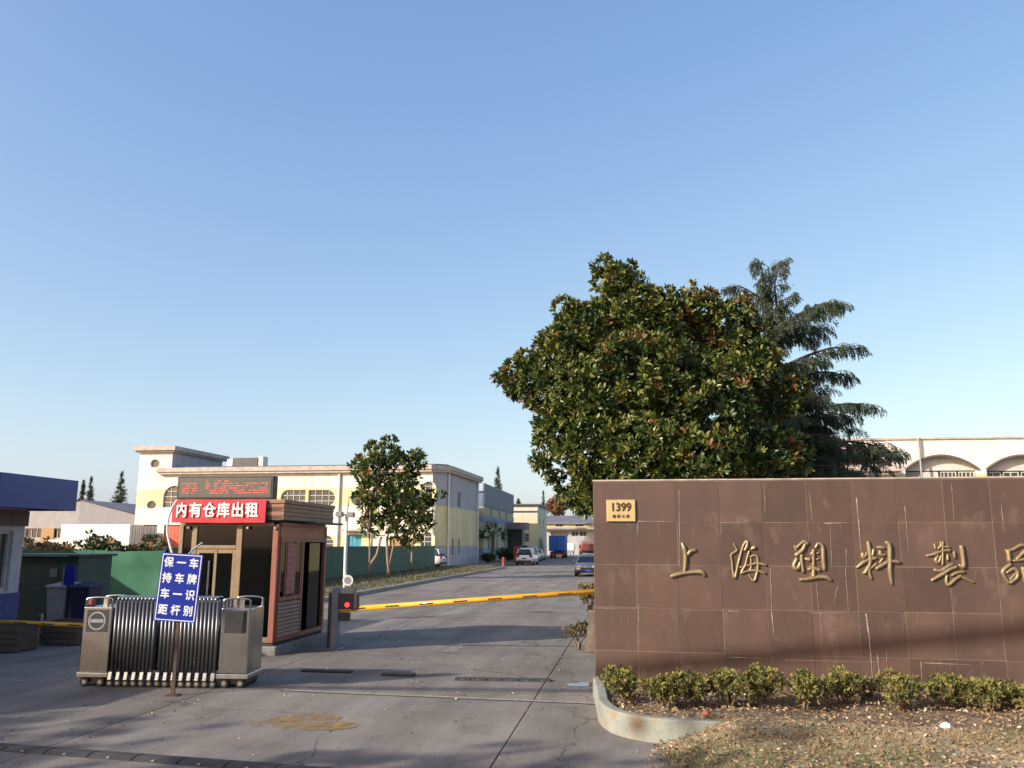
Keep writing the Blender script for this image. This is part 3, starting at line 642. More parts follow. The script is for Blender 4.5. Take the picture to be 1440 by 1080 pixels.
# ---- the blue and white guardhouse at the left edge
gh = thing('guardhouse', S(-13.2, 19.0), -SA, 'white and blue guardhouse with deep blue roof fascia at the left edge', 'guardhouse')
M['blue_fascia'] = pm('blue fascia', (.024,.072,.27), (.019,.058,.23), 1.2, .45, stretch=(1,.4,1)); M['gh_white'] = pm('guardhouse white', (.46,.47,.50), (.38,.39,.42), 2, .8, bump=.2)
M['blue_wall'] = pm('blue dado', (.022,.045,.20), (.018,.036,.16), 2, .6)
for i in range(5): bx('fascia_panel', M['blue_fascia'], gh, -.08, 0, -13+i*2.6+.004, -13+(i+1)*2.6-.004, 2.83, 3.55, bevel=.006)
bx('fascia_panel', M['blue_fascia'], gh, -9, -.085, -.08, 0, 2.83, 3.55); bx('fascia_panel', M['blue_fascia'], gh, -9, -.085, -13, -12.92, 2.83, 3.55)
bx('roof', M['gh_white'], gh, -9, -.09, -12.9, -.09, 2.88, 3.45)
wgx = -.95
gw = MB(); hole = [shape('rect', -3.4, -.8, 1.0, 2.35), shape('rect', -6.6, -4.2, 1.0, 2.35)]
pierced(gw, [(-12.4,0.95),(-.45,0.95),(-.45,2.87),(-12.4,2.87)], hole, lambda u, z, dp: (wgx-dp, u, z), .2)
gw.add([(wgx,-.45,.95),(-8.5,-.45,.95),(-8.5,-.45,2.87),(wgx,-.45,2.87)], [(0,1,2,3)]).add([(-8.5,-12.4,0),(-8.5,-.45,0),(-8.5,-.45,2.87),(-8.5,-12.4,2.87)], [(0,1,2,3)]).add([(wgx,-12.4,.95),(-8.5,-12.4,.95),(-8.5,-12.4,2.87),(wgx,-12.4,2.87)], [(0,1,2,3)])
gw.build('wall', M['gh_white'], gh)
bx('annex_wall', M['gh_white'], gh, -18, -11.6, .6, 9.6, 0, 3.6); bx('annex_roof', M['blue_fascia'], gh, -18.4, -11.2, .3, 10.0, 3.605, 3.9)
for p in hole: window(gh, p, lambda u, z, dp: (wgx-dp, u, z), 2, 1, .15)
MB().box(-8.52, wgx+.03, -12.43, -.42, .0, .95).build('dado', M['blue_wall'], gh); bx('plinth', M['concrete2'], gh, -8.6, wgx+.2, -12.5, -.3, -.02, .16, bevel=.02)
bx('lintel', pm('brown lintel', (.17,.13,.12), None, 3, .8), gh, -8.4, wgx+.05, -12.3, -.4, 2.46, 2.81)
# ================================================================== THE TOLL BOOTH
KR = gnd(383, 921); kio = thing('toll_booth', (KR.x, KR.y, 0), -SA, 'brown metal and glass toll booth with red banner and LED board', 'booth')
M['tan'] = pm('tan aluminium', (.30,.215,.13), (.24,.17,.10), 5, .45, .3); M['redwood'] = pm('red brown frame', (.31,.105,.065), (.23,.078,.05), 6, .5, stretch=(1,1,.2))
M['slat'] = pm('brown metal slat', (.30,.150,.092), (.22,.11,.07), 3, .5, stretch=(.3,1,1)); M['interior'] = pm('booth interior', (.035,.035,.04), (.025,.025,.03), 2, .8)
KW, KD = 2.06, 2.62
bx('plinth', M['concrete2'], kio, -KW-.12, .1, -.1, KD+.1, -.05, .16, bevel=.02)
bx('floor', M['interior'], kio, -KW, 0, 0, KD, .165, .22)
def frame(name, m, *b): return bx(name, m, kio, *b, bevel=.006)
# front: posts, door leaf, glass
for x, w in ((-KW+.04,.08), (-1.74,.11), (-.80,.12)): frame('post', M['tan'], x-w/2, x+w/2, -.03, .05, .22, 2.46)
frame('post', M['redwood'], -.11, .0, -.03, .08, .22, 2.46)
frame('rail', M['tan'], -KW, -.115, -.02, .05, 2.42, 2.50); frame('rail', M['tan'], -1.68, -.865, -.025, .045, 1.98, 2.05); frame('rail', M['tan'], -KW, -.115, -.02, .04, .222, .32)
bx('glass', M['glass_dark'], kio, -KW+.08, -1.80, .0, .012, .32, 2.42); bx('glass', M['glass_dark'], kio, -.735, -.115, .0, .012, .32, 2.42); bx('glass', M['glass_dark'], kio, -1.68, -.865, .0, .012, 2.05, 2.42)
dk = bx('door', M['tan'], kio, -1.30, -1.24, -.028, .028, .33, 1.975, bevel=.005)
MB().box(-1.68,-1.62,-.02,.02,.33,1.97).box(-.92,-.866,-.02,.02,.33,1.97).box(-1.62,-1.305,-.02,.02,1.90,1.97).box(-1.235,-.925,-.02,.02,1.90,1.97).box(-1.62,-1.305,-.02,.02,.33,.45).box(-1.235,-.925,-.02,.02,.33,.45).build('door_frame', M['tan'], dk)
MB().box(-1.62,-1.305,.0,.01,.45,1.9).box(-1.235,-.925,.0,.01,.45,1.9).build('pane', M['glass_dark'], dk)
MB().cyl((-1.38,-.06,1.1),(-1.38,-.06,1.75),.016,n=8).box(-1.39,-1.37,-.06,-.02,1.15,1.17).box(-1.39,-1.37,-.06,-.02,1.68,1.7).build('handle', M['chrome'], dk)
# right side: window, slatted dado, open door
frame('post', M['redwood'], -.06, .03, 1.22, 1.31, .22, 2.12); frame('post', M['redwood'], -.06, .03, KD-.1, KD, .22, 2.46)
frame('rail', M['redwood'], -.05, .035, .081, KD-.101, 2.12, 2.20); frame('rail', M['redwood'], -.05, .035, .081, KD-.101, 2.42, 2.50); frame('rail', M['redwood'], -.05, .045, .081, 1.219, .98, 1.06); frame('rail', M['redwood'], -.055, .025, .081, KD-.101, .222, .31)
M['poster'] = pm('orange red posters', (.42,.085,.05), (.34,.15,.08), 9, .5, c3=(.55,.50,.46), s3=26, t3=.58)
bx('transom_panel', M['poster'], kio, -.01, .012, .082, KD-.102, 2.2, 2.42)
for i in range(9):
    z = .318+i*.0725; MB().add([(.04,.085,z),(.04,1.215,z),(.004,1.215,z+.068),(.004,.085,z+.068),(-.02,.085,z),(-.02,1.215,z),(-.02,1.215,z+.068),(-.02,.085,z+.068)], [(0,1,2,3),(0,1,5,4),(3,2,6,7),(4,5,6,7),(0,3,7,4),(1,2,6,5)]).build('slat', M['slat'], kio)
wf = MB()
for a, b in ((.10,.15), (.36,.41), (.84,.89), (1.16,1.21)): wf.box(-.02,.022,a,b,1.06,2.12)
wf.build('window_frame', M['redwood'], kio)
bx('glass', M['glass_dark'], kio, .0, .01, .15, 1.16, 1.061, 2.119)
ps = bx('poster', pm('pink red notice', (.40,.075,.085), (.32,.06,.07), 6, .5), kio, .0225, .027, .43, .83, 1.10, 2.08)
pt = MB()
for c in range(2):
    for r in range(8): pt.box(.0275, .029, .47+c*.18, .60+c*.18, 1.13+r*.117, 1.20+r*.117)
pt.build('printed_block', pm('faded print', (.42,.19,.2), (.36,.13,.14), 30, .6), ps)
for y0, y1 in ((1.34, 1.37), (2.42, 2.45)): pass
bx('open_door', M['glass_dark'], kio, -.05, -.03, 1.75, 2.5, .32, 2.1)
# back, left and interior
bx('rear_wall', M['slat'], kio, -KW, -.07, KD-.04, KD, .22, 2.5); bx('rear_dark_sheet', M['interior'], kio, -KW+.06, -.07, KD-.08, KD-.042, .22, 2.5); bx('left_wall', M['slat'], kio, -KW-.002, -KW+.03, .06, KD-.085, .22, 2.5); bx('left_dark_sheet', M['interior'], kio, -KW+.032, -KW+.055, .06, KD-.085, .22, 2.5); bx('ceiling', M['interior'], kio, -KW, 0, 0, KD, 2.505, 2.54)  # dark sheets added over the inner walls, the booth's inner shade in their colour
bx('desk', M['interior'], kio, -.55, -.07, .3, 1.2, .85, .92); bx('chair_back', M['black'], kio, -1.0, -.6, .8, .86, .7, 1.3, bevel=.03)
# roof fascia of horizontal boards, stepped
ov = .10
for i in range(5):
    z = 2.545+i*.080; o = ov+(.03 if i == 4 else (.008 if i % 2 else 0))
    rb = MB(); x0, x1, y0, y1 = -KW-o, o+.02, -o, KD+o
    rb.prz([(x0,y0),(x1,y0),(x1,y1),(x0,y1)], z, z+.076).build('fascia_board', M['slat'], kio, bevel=.006)
MB().box(-KW-.1, .1, -.1, KD+.1, 2.54, 2.94).build('roof', M['darkgrey'], kio)
bx('visor', M['darkgrey'], kio, .135, .36, 1.0, KD+.1, 2.50, 2.54, bevel=.005)
for x in (-1.86, -.62, -.06): MB().lathe([(.01,0),(.035,.01),(.035,.05),(.01,.06)], (x,-.06,2.36), 10).build('spot_lamp', M['chrome'], kio)
# LED board and banner hang on it
led = thing('led_board', kio.matrix_basis @ Vector((0,0,0)), -SA, 'dark LED message board with red dotted text on the booth roof', 'display')
led.location = (KR.x, KR.y, 0)
M['ledface'] = pm('led face', (.10,.085,.07), (.075,.065,.055), 6, .5)
bx('case', M['black'], led, -KW-.06, -.10, -.14, .06, 2.95, 3.40, bevel=.012)
fcl = bx('screen', M['ledface'], led, -KW-.01, -.15, -.146, -.1405, 2.985, 3.365)
M['ledred'] = pm('led dots', (.5,.06,.04), None, 5, .5, emit=((1,.12,.08), .55))
ld = MB(); r2 = random.Random(3)
cells = [-2.01+i*.165 for i in range(11)]
for ci, cx in enumerate(cells):
    if ci == 2: continue
    for r in range(6 if ci > 2 and ci < 6 else 5):
        z = 3.06+r*.047
        x = cx
        while x < cx+.145:
            l = r2.choice([.02,.04,.07])
            if r2.random() < .68: ld.box(x, min(x+l, cx+.15), -.1485, -.1465, z, z+.016)
            x += l+.015
ld.build('led_text', M['ledred'], fcl, kind='stuff')
MB().box(-.02, .02, -.1, .0, 0, .02)
ban = thing('red_banner', (KR.x, KR.y, 0), -SA, 'red banner with white characters across the front of the booth', 'banner')
M['bannerred'] = pm('red cloth', (.62,.028,.045), (.52,.02,.035), 3, .6, bump=.2, bscale=6)
bm = MB(); vs = []; fs = []
nx_, nz_ = 24, 4
for i in range(nx_+1):
    for j in range(nz_+1):
        x = -KW-.10+(KW-.12)*i/nx_; z = 2.485+.455*j/nz_+.003*math.sin(i*.35); vs.append((x, -ov-.085-.010*math.sin(i*.9+j*.6), z))
for i in range(nx_):
    for j in range(nz_): a = i*(nz_+1)+j; fs.append((a, a+nz_+1, a+nz_+2, a+1))
n = len(vs); vs += [(x, y+.012, z) for x, y, z in vs]; fs += [tuple(k+n for k in reversed(f)) for f in list(fs)]
bm.add(vs, fs).build('cloth', M['bannerred'], ban, smooth=True)
M['banwhite'] = pm('white print', (.80,.76,.74), None, 5, .6)
for i, ch in enumerate('内有仓库出租'):
    text('lettering', ch, .305, M['banwhite'], ban, (-KW+.10+i*.293, -ov-.103, 2.712), .003, .009, .90 if i else .78)

# ================================================================== RETRACTABLE GATE
GL = gnd(108, 965); GRt = gnd(346, 968)
gv = GRt-GL; grz = math.atan2(gv.y, gv.x); GLEN = gv.length
gate = thing('retractable_gate', (GL.x, GL.y, 0), grz, 'folded stainless steel retractable gate standing in front of the booth', 'gate')
GH, GD = 1.30, .62
M['steel_tube'] = pm('steel tube', (.15,.15,.155), (.095,.095,.1), 4, .42, .85, stretch=(1,1,.2))
M['hyd0'] = pm('dull red lamp', (.25,.06,.05), None, 4, .5)
def head(x0, x1, mirror):
    hd = bx('end_post', M['steel'], gate, x0, x1, 0, GD, .20, GH-.16, bevel=.015)
    bx('base_strip', M['chrome'], hd, x0-.02, x1+.02, -.02, GD+.02, .13, .197, bevel=.008)
    bx('window_panel', M['black'], hd, x0+.06, x1-.05, -.006, -.001, GH-.52, GH-.20)
    cx = (x0+x1)/2
    if not mirror:
        em = MB(); ring = arc(cx, GH-.36, .135, .135, 0, 360, 24)[:-1]; inn = arc(cx, GH-.36, .112, .112, 0, 360, 24)[:-1]; k = len(ring)
        em.add([(u,-.009,z) for u, z in ring]+[(u,-.009,z) for u, z in inn], [(i,(i+1) % k,(i+1) % k+k,i+k) for i in range(k)]); em.box(cx-.10, cx+.10, -.010, -.007, GH-.385, GH-.335)
        em.build('no_entry_mark', M['grey'], hd)
    for y in (.03, GD-.03):
        for xx in (x0+.02, x1-.02): MB().cyl((xx,y,GH-.16),(xx,y,GH-.05), .018, n=8).build('corner_tube', M['steel'], hd)
        MB().tube([(cx+(x1-x0)*.46*math.cos(R(a)), y, GH-.05+.03*math.sin(R(a))) for a in range(0, 181, 20)], .012, 8).build('top_arch', M['steel'], hd)
    MB().box(cx-.03, cx+.03, .2, .26, GH-.16, GH-.02).build('indicator', M['chrome'], hd)
    for x in (x0+.10, x1-.10):
        for y in (.03, GD-.06):
            wl_ = MB().cyl((x,y-.03,.065),(x,y+.03,.065), .065, n=14).build('wheel', M['rubber'], hd); MB().cyl((x,y-.034,.065),(x,y-.0305,.065), .035, n=10).build('hub', M['chrome'], wl_)
    bx('axle_box', M['steel_dark'], hd, x0+.03, x1-.03, .05, GD-.08, .05, .128)
    return hd
head(0, .44, False); head(GLEN-.44, GLEN, True)
for zl in (.82,.98,1.14): MB().lathe([(.03,0),(.05,.02),(.05,.09),(.03,.11)], (-.045,.3,zl), 10).build('warning_lamp', M['hyd0'], gate)
xs0, xs1 = .50, GLEN-.50; NP = 26; pitch = (xs1-xs0)/NP
protos = {}
for i in range(NP+1):
    if i == 11: continue
    x = xs0+i*pitch
    for k, y in enumerate((.02, GD-.06)):
        if 'p' not in protos: protos['p'] = MB().cyl((0,0,.16),(0,0,GH-.07),.0265,n=14).build('upright', M['steel_tube'], gate, loc=(x,y,0), smooth=True); up = protos['p']
        else: up = share('upright', protos['p'], gate, (x,y,0))
    if i < NP:
        if 't' not in protos: protos['t'] = MB().tube([(0,.02,GH-.075),(.012,.02,GH-.02),(.045,.10,GH+.0),(pitch*.9,.2,GH-.01)], .011, 6).build('top_link', M['chrome'], gate, loc=(x,0,0), smooth=True)
        else: share('top_link', protos['t'], gate, (x,0,0))
    if i % 2 == 0:
        if 'f' not in protos:
            protos['f'] = MB().prx([(-.055,.10),(.03,.10),(.03,.215),(-.025,.215)], -.03, .03).build('foot', M['chrome'], gate, loc=(x,0,0), bevel=.008)
            protos['w'] = MB().cyl((0,-.03,.055),(0,.03,.055), .055, n=14).build('wheel', M['rubber'], gate, loc=(x,0,0)); protos['h'] = MB().cyl((0,-.035,.055),(0,-.031,.055), .028, n=10).build('hub', M['chrome'], gate, loc=(x,0,0))
        else: share('foot', protos['f'], gate, (x,0,0)); share('wheel', protos['w'], gate, (x,0,0)); share('hub', protos['h'], gate, (x,0,0))
for z in (.32, .72, 1.12):
    c_ = MB()
    for i in range(NP//2): c_.cyl((xs0+2*i*pitch,.3,z),(xs0+(2*i+2)*pitch,.3,z+(.1 if i % 2 else -.1)), .01, n=5)
    c_.build('cross_brace', M['steel_dark'], gate, kind='stuff')
for y in (.15, GD-.18):
    MB().box(xs0, xs1, y, y+.02, .10, .125).build('lower_rail', M['steel_dark'], gate)

# ================================================================== BLUE LANE SIGN
sg = gnd(243, 978); sgn = thing('lane_sign', (sg.x, sg.y, 0), R(-4), 'blue rectangular lane sign with white characters on a rusty post before the gate', 'sign')
M['signblue'] = pm('blue sign', (.004,.020,.27), (.004,.016,.23), 2, .55, spec=.2); M['signwhite'] = pm('sign white', (.68,.72,.78), None, 4, .5); M['rust'] = pm('rusty post', (.085,.05,.035), (.05,.03,.025), 12, .8, bump=.4)
MB().box(-.025,.025,-.012,.012,-.02,1.16).build('post', M['rust'], sgn); bx('foot_plate', M['rust'], sgn, -.09, .09, -.09, .09, -.001, .012)
tilt = Matrix.Rotation(R(-3.2), 4, 'Y')
pnl = thing('panel_pivot', (0,0,0)); bpy.data.objects.remove(pnl)
sf = onface(Vector((sg.x, sg.y, 0)), R(-4)); (ax, az) = sf(252, 826)
face = MB().box(-.305,.305,-.022,-.012,-.475,.475).build('panel', M['signblue'], sgn, loc=(ax,0,az)); face.rotation_euler = (0, R(3.2), 0)
bd = MB()
for a in ((-.290,.290,.448,.460), (-.290,.290,-.460,-.448), (-.290,-.278,-.447,.447), (.278,.290,-.447,.447)): bd.box(a[0],a[1],-.025,-.0225,a[2],a[3])
bd.build('border', M['signwhite'], face)
for c, col in enumerate(('保持车距', '一车一杆', '车牌识别')):
    for r, ch in enumerate(col): text('lettering', ch, .150, M['signwhite'], face, (-.185+c*.185, -.025, .335-r*.220), .002, .0045, .95)
hp = lambda u, v, y: (lambda q: (q[0], y, q[1]))(sf(u, v))
MB().tube(smooth_line([Vector(hp(u,v,.05)) for u, v in ((241,781),(237,768),(233,748),(235,728),(241,712),(247,703))]), .016, 8).build('white_hose', M['white'], sgn, smooth=True)
MB().tube([Vector(hp(u,v,.05)) for u, v in ((262,781),(270,772),(283,763))], .013, 6).build('lever', M['grey'], sgn)

# ================================================================== BARRIERS
def barrier_arm(parent, p0, p1, w, n, m0, m1):
    p0 = Vector(p0); p1 = Vector(p1); dv = (p1-p0); ln = dv.length; e = dv/ln
    MB().tube([p0, p0+e*ln*.5, p1], [w*.5, w*.5, w*.5], 10).build('arm', m0, parent, smooth=True)
    up = Vector((0,0,1)); 
    for i in range(n):
        c = p0+e*(ln*(i+.55)/n); side = Vector((0,-1,0))*w*.5
        mb = MB(); h = w*.13
        a = c-e*.14; b = c+e*.14
        mb.add([a+side*1.02-up*h, b+side*1.02-up*h, b+side*1.02+up*h, a+side*1.02+up*h, a+side*.7-up*h, b+side*.7-up*h, b+side*.7+up*h, a+side*.7+up*h], [(0,1,2,3),(4,5,6,7),(0,1,5,4),(2,3,7,6),(0,3,7,4),(1,2,6,5)])
        mb.build('stripe', m1, parent)
bp = gnd(470, 913); bar = thing('barrier_gate', (bp.x, bp.y, 0), -SA, 'yellow barrier arm with black dashes and red lamp box beside the booth', 'barrier')
bf = onface(Vector((bp.x, bp.y, 0)), -SA)
def bl(u, v, y=0): q = bf(u, v); return (q[0], y, q[1])
M['cabinet'] = pm('cabinet grey blue', (.16,.17,.22), (.12,.13,.17), 4, .5); M['cabbrown'] = pm('brown cabinet', (.17,.10,.07), (.12,.07,.05), 4, .6)
bx('post', M['cabinet'], bar, -.075, .075, -.07, .07, 0, bl(470,826)[2], bevel=.012); bx('base_plate', M['cabinet'], bar, -.16, .16, -.16, .16, -.001, .02)
bx('cabinet', M['cabbrown'], bar, bl(452,900)[0], -.12, .3, .62, 0, bl(470,835)[2], bevel=.015); bx('cabinet_trim', M['redwood'], bar, bl(462,900)[0], bl(465.5,900)[0], .2, .299, .1, bl(470,828)[2])
q0 = bl(478,834); q1 = bl(504,856); lb = bx('lamp_box', M['black'], bar, q0[0], q1[0], -.10, .06, q1[2], q0[2], bevel=.012)
lc = bl(490.5, 850); MB().cyl((lc[0],-.115,lc[2]),(lc[0],-.101,lc[2]), .048, n=14).build('red_lamp', pm('lit red lamp', (.5,.02,.02), None, 3, .4, emit=((1,.03,.03), 2.2)), lb)
bx('lower_box', M['black'], bar, .08, .30, -.05, .06, bl(480,873)[2], bl(480,861)[2], bevel=.01)
barrier_arm(bar, bl(480,857,-.02), bl(868,829.5,-.02), .105, 8, M['yellow'], M['rubber'])
pl2 = gnd(46, 913); b2r = thing('exit_barrier', (pl2.x, pl2.y, 0), -SA, 'yellow barrier arm resting on a steel fork post by the guardhouse', 'barrier')
bf2 = onface(Vector((pl2.x, pl2.y, 0)), -SA)
def bl2(u, v, y=0): q = bf2(u, v); return (q[0], y, q[1])
za = bl2(46,877)[2]; bx('fork_post', M['steel'], b2r, -.045, .045, .02, .10, 0, za-.06, bevel=.008); bx('fork_post_cap', M['steel'], b2r, -.06, .06, .08, .14, za-.08, bl2(46,864)[2], bevel=.008); MB().cyl((0,.06,za-.075),(0,.06,za-.055),.07,n=10).build('fork_pad', M['red'], b2r)
barrier_arm(b2r, bl2(-30,873.5,.05), bl2(121,880,.05), .085, 4, M['yellow'], M['rubber'])
# camera mast
mp_ = gnd(484, 872); mast = thing('camera_mast', (mp_.x, mp_.y, 0), 0, 'slim white mast with cameras and a round floodlight beside the road', 'mast')
mf = onface(Vector((mp_.x, mp_.y, 0)), 0)
def ml(u, v, y=0): q = mf(u, v); return (q[0], y, q[1])
MB().tube([(0,0,0), ml(486,780), ml(488,710)], [.055,.05,.035], 10).build('pole', M['white'], mast, smooth=True)
for u, v in ((478,723), (494,724)): c = ml(u, v); MB().box(c[0]-.09, c[0]+.09, -.2, .1, c[2]-.07, c[2]+.07).build('camera', M['grey'], mast, bevel=.01)
c = ml(486,724); MB().cyl((ml(477,723)[0],0,c[2]),(ml(496,723)[0],0,c[2]), .02, n=6).cyl((0,0,ml(486,712)[2]),(0,0,ml(486,697)[2]), .012, n=6).build('cross_arm', M['rust'], mast)
c = ml(490,816); MB().tube([(c[0],.1,c[2]),(c[0],-.03,c[2]),(c[0],-.10,c[2])], [.06,.13,.15], 16).build('floodlight', M['white'], mast, smooth=False); MB().cyl((c[0],-.104,c[2]),(c[0],-.101,c[2]), .10, n=16).build('floodlight_lens', M['grey'], mast)
bx('control_box', M['darkgrey'], mast, ml(480,800)[0]-.05, ml(496,800)[0]+.1, -.08, .1, ml(490,836)[2], ml(490,826)[2], bevel=.01)

# ================================================================== GREEN HOARDINGS
M['cloth_green'] = pm('green mesh cloth', (.032,.145,.075), (.022,.11,.058), 1.3, .75, bump=.3, bscale=8, c3=(.045,.16,.09), s3=5, t3=.6)
M['fence_dark'] = pm('dark green sheet', (.020,.092,.072), (.015,.072,.056), 1.0, .6, orand=.1)
def hoarding(name, A, B, h, mat, label, wav, step=3.0):
    dv = B-A; ln = dv.length; rz = math.atan2(dv.y, dv.x); t = thing(name, A, rz, label, 'fence')
    n = max(1, round(ln/step)); w = ln/n
    for i in range(n):
        vs = []; fs = []; a_, b_ = 12, 6
        for p in range(a_+1):
            for q in range(b_+1):
                x = i*w+.01+(w-.02)*p/a_; z = .05+(h-.05)*q/b_
                if q == b_: z += wav*.5*math.sin(math.pi*p/a_)*-1+rnd.uniform(-.2,.2)*wav
                vs.append((x, wav*nz(x*1.1, z*1.3, 1.1, 5), z))
        for p in range(a_):
            for q in range(b_): k = p*(b_+1)+q; fs.append((k, k+b_+1, k+b_+2, k+1))
        m_ = len(vs); vs += [(x,y+.012,z) for x, y, z in vs]; fs += [tuple(k+m_ for k in reversed(f)) for f in list(fs)]
        MB().add(vs, fs).build('panel', mat, t, smooth=True)
    pp = None
    for i in range(n+1):
        if pp is None: pp = MB().box(-.03,.03,.06+wav*.8,.12+wav*.8,-.05,h+.03).build('post', M['steel_dark'], t, loc=(0,0,0))
        else: share('post', pp, t, (i*w,0,0))
    return t
hoarding('green_hoarding', S(-25.5, 29.6), S(-17.05, 29.9), 1.82, M['cloth_green'], 'wrinkled green cloth hoarding behind the gate, lit by a triangle of sun', .10)
hoarding('green_hoarding', S(-17.0, 30.0), S(-17.6, 76.2), 1.92, M['fence_dark'], 'dark green sheet hoarding behind the three roadside trees', .015)
# waste shelter, bins, notice, planters
ws = at(24, 880, 23.5); sh_ = thing('waste_shelter', (at(62,880,23.2).x, 23.4, 0), -SA, 'dark green waste shelter with pale roof edge beside the guardhouse', 'shelter')
M['shelter'] = pm('shelter green', (.014,.05,.042), (.010,.035,.03), 2, .6)
for a in ((-1.5,-1.42,0,1.5,0,1.72), (.62,.70,0,1.5,0,1.72)): bx('side_panel', M['shelter'], sh_, *a)
bx('back_panel', M['shelter'], sh_, -1.42, .62, 1.42, 1.5, 0, 1.72); bx('front_panel', M['shelter'], sh_, -1.418, .30, .0, .06, 0, .95, bevel=.01)
rf = bx('roof', M['shelter'], sh_, -1.6, .8, -.15, 1.6, 1.722, 1.78); bx('roof_edge', M['cabinet'], rf, -1.62, .5, -.19, -.152, 1.72, 1.76)
bx('white_notice', M['cabinet'], sh_, -.10, .12, -.025, -.005, 1.18, 1.4); bx('notice_back', M['shelter'], sh_, -1.418, .619, .0, .05, .96, 1.70)
nb_ = at(97, 812, 22.6); ns = thing('blue_notice', (nb_.x, 22.6, 0), -SA, 'small dark blue notice board on a stand beside the waste shelter', 'sign')
nb2 = bx('board', M['signblue'], ns, -.12, .16, -.02, .02, nb_.z-.24, nb_.z+.30); bx('board_edge', M['cabinet'], nb2, -.17, -.123, -.02, .02, nb_.z-.30, nb_.z+.30); MB().box(-.03,.05,.021,.05,0,nb_.z+.2).build('post', M['steel_dark'], ns)
M['binblue'] = pm('bin blue', (.006,.010,.05), None, 3, .6)
for i, (u, lab, mt) in enumerate(((86,'grey green wheeled bin under the blue notice board','shelter'), (119,'dark blue wheeled bin right of the waste shelter','binblue'))):
    bq = at(u, 860, 22.9-i*.1); bn = thing('wheeled_bin', (bq.x, bq.y, 0), -SA, lab, 'bin', 'bins by the waste shelter')
    hh = .95
    bd_ = MB().add([(-.22,-.24,.1),(.22,-.24,.1),(.22,.24,.1),(-.22,.24,.1),(-.27,-.3,hh),(.27,-.3,hh),(.27,.3,hh),(-.27,.3,hh)], [(3,2,1,0),(0,1,5,4),(1,2,6,5),(2,3,7,6),(3,0,4,7),(4,5,6,7)]).build('body', M[mt] if i else M['grey'], bn, bevel=.02)
    MB().add([(-.29,-.34,hh),(.29,-.34,hh),(.29,.32,hh+.02),(-.29,.32,hh+.02),(-.28,-.33,hh+.05),(.28,-.33,hh+.05),(.28,.32,hh+.12),(-.28,.32,hh+.12)], [(0,1,5,4),(1,2,6,5),(2,3,7,6),(3,0,4,7),(4,5,6,7)]).build('lid', M[mt] if i else M['grey'], bn, bevel=.015)
    for sx in (-.2,.2): MB().cyl((sx-.03,.24,.1),(sx+.03,.24,.1), .1, n=12).build('wheel', M['rubber'], bn)
M['planter'] = pm('brown planter boards', (.10,.075,.05), (.06,.045,.032), 5, .8, stretch=(.4,1,3))
for u0, u1, v, yy, lab in ((-60,24,918,18.4,'dark brown timber planter at the foot of the guardhouse'), (52,108,908,18.9,'dark brown timber planter behind the exit barrier arm')):
    a = gnd(u0, v); b = gnd(u1, v); t = thing('timber_planter', ((a.x+b.x)/2, (a.y+b.y)/2, 0), -SA, lab, 'planter', 'timber planters by the exit'); hw = (b-a).length/2
    for k in range(4): bx('board', M['planter'], t, -hw, hw, -.02, .03, .02+k*.12, .13+k*.12, bevel=.006)
    bx('side_board', M['planter'], t, -hw, -hw+.04, .032, .55, .02, .49); bx('side_board', M['planter'], t, hw-.04, hw, .032, .55, .02, .49); bx('back_board', M['planter'], t, -hw, hw, .552, .59, .02, .49); bx('soil', M['soil'], t, -hw+.04, hw-.04, .03, .55, .3, .42)
# pot at the end of the wall
pp_ = gnd(832, 917); pot = thing('tall_planter_pot', (at(840,900,pp_.y).x, pp_.y, 0), 0, 'grey tapered pot with a straggly shrub behind the end of the brown wall', 'pot')
MB().lathe([(.24,0),(.26,.03),(.19,.4),(.17,.72),(.20,.76),(.20,.82),(.16,.82),(.14,.7)], (0,0,0), 18).build('pot', pm('brown pot', (.13,.10,.075), (.09,.07,.055), 6, .85), pot, smooth=True)

# ================================================================== ROAD FURNITURE
def humps(name, A, B, label, seg, w, h, yellow):
    dv = B-A; ln = dv.length; t = thing(name, A, math.atan2(dv.y, dv.x), label, 'speed bump'); n = round(ln/seg); sg_ = ln/n
    prof = [(-w/2,0),(-w/2+.03,h*.45),(-w*.18,h),(w*.18,h),(w/2-.03,h*.45),(w/2,0)]
    pr = {}
    for i in range(n):
        y = i in yellow
        if y not in pr: pr[y] = MB().prx(prof, .006, sg_-.006).build('segment', M['worn_yellow'] if y else M['rubber'], t, loc=(i*sg_,0,0), bevel=.006)
        else: share('segment', pr[y], t, (i*sg_,0,0))
        if 'r' not in pr: pr['r'] = MB().box(sg_*.44, sg_*.50, -w*.44, -w*.36, h*.35, h*.66).build('reflector', M['grey'], t, loc=(i*sg_,0,0))
        else: share('reflector', pr['r'], t, (i*sg_,0,0))
M['worn_yellow'] = pm('worn yellow rubber', (.20,.15,.05), (.07,.06,.045), 8, .8, bump=.3)
a = gnd(-40,1048); b = gnd(420,1083)
humps('speed_bump', a, b+(b-a)*.35, 'black rubber speed bump crossing the bottom left foreground', .5, .28, .032, ())
humps('speed_bump', gnd(640,955.5), gnd(775,957.5), 'short worn rubber speed bump in the middle of the entrance', .25, .26, .035, ())
for (u,v,w,lab) in ((460,945,.85,'thin dark rubber strip lying on the road beside the booth'), (560,950,.55,'broken end of a rubber strip left of the middle speed bump')):
    g = gnd(u, v); t = MB().box(-w/2, w/2, -.09, .09, 0, .03).build('rubber_strip', M['rubber'], loc=(g.x,g.y,.004), rz=-SA, bevel=.012, label=lab, cat='rubber strip')
a = gnd(395,972); b = gnd(838,991); dv = b-a; tr = thing('gate_track', a, math.atan2(dv.y,dv.x), kind='structure')
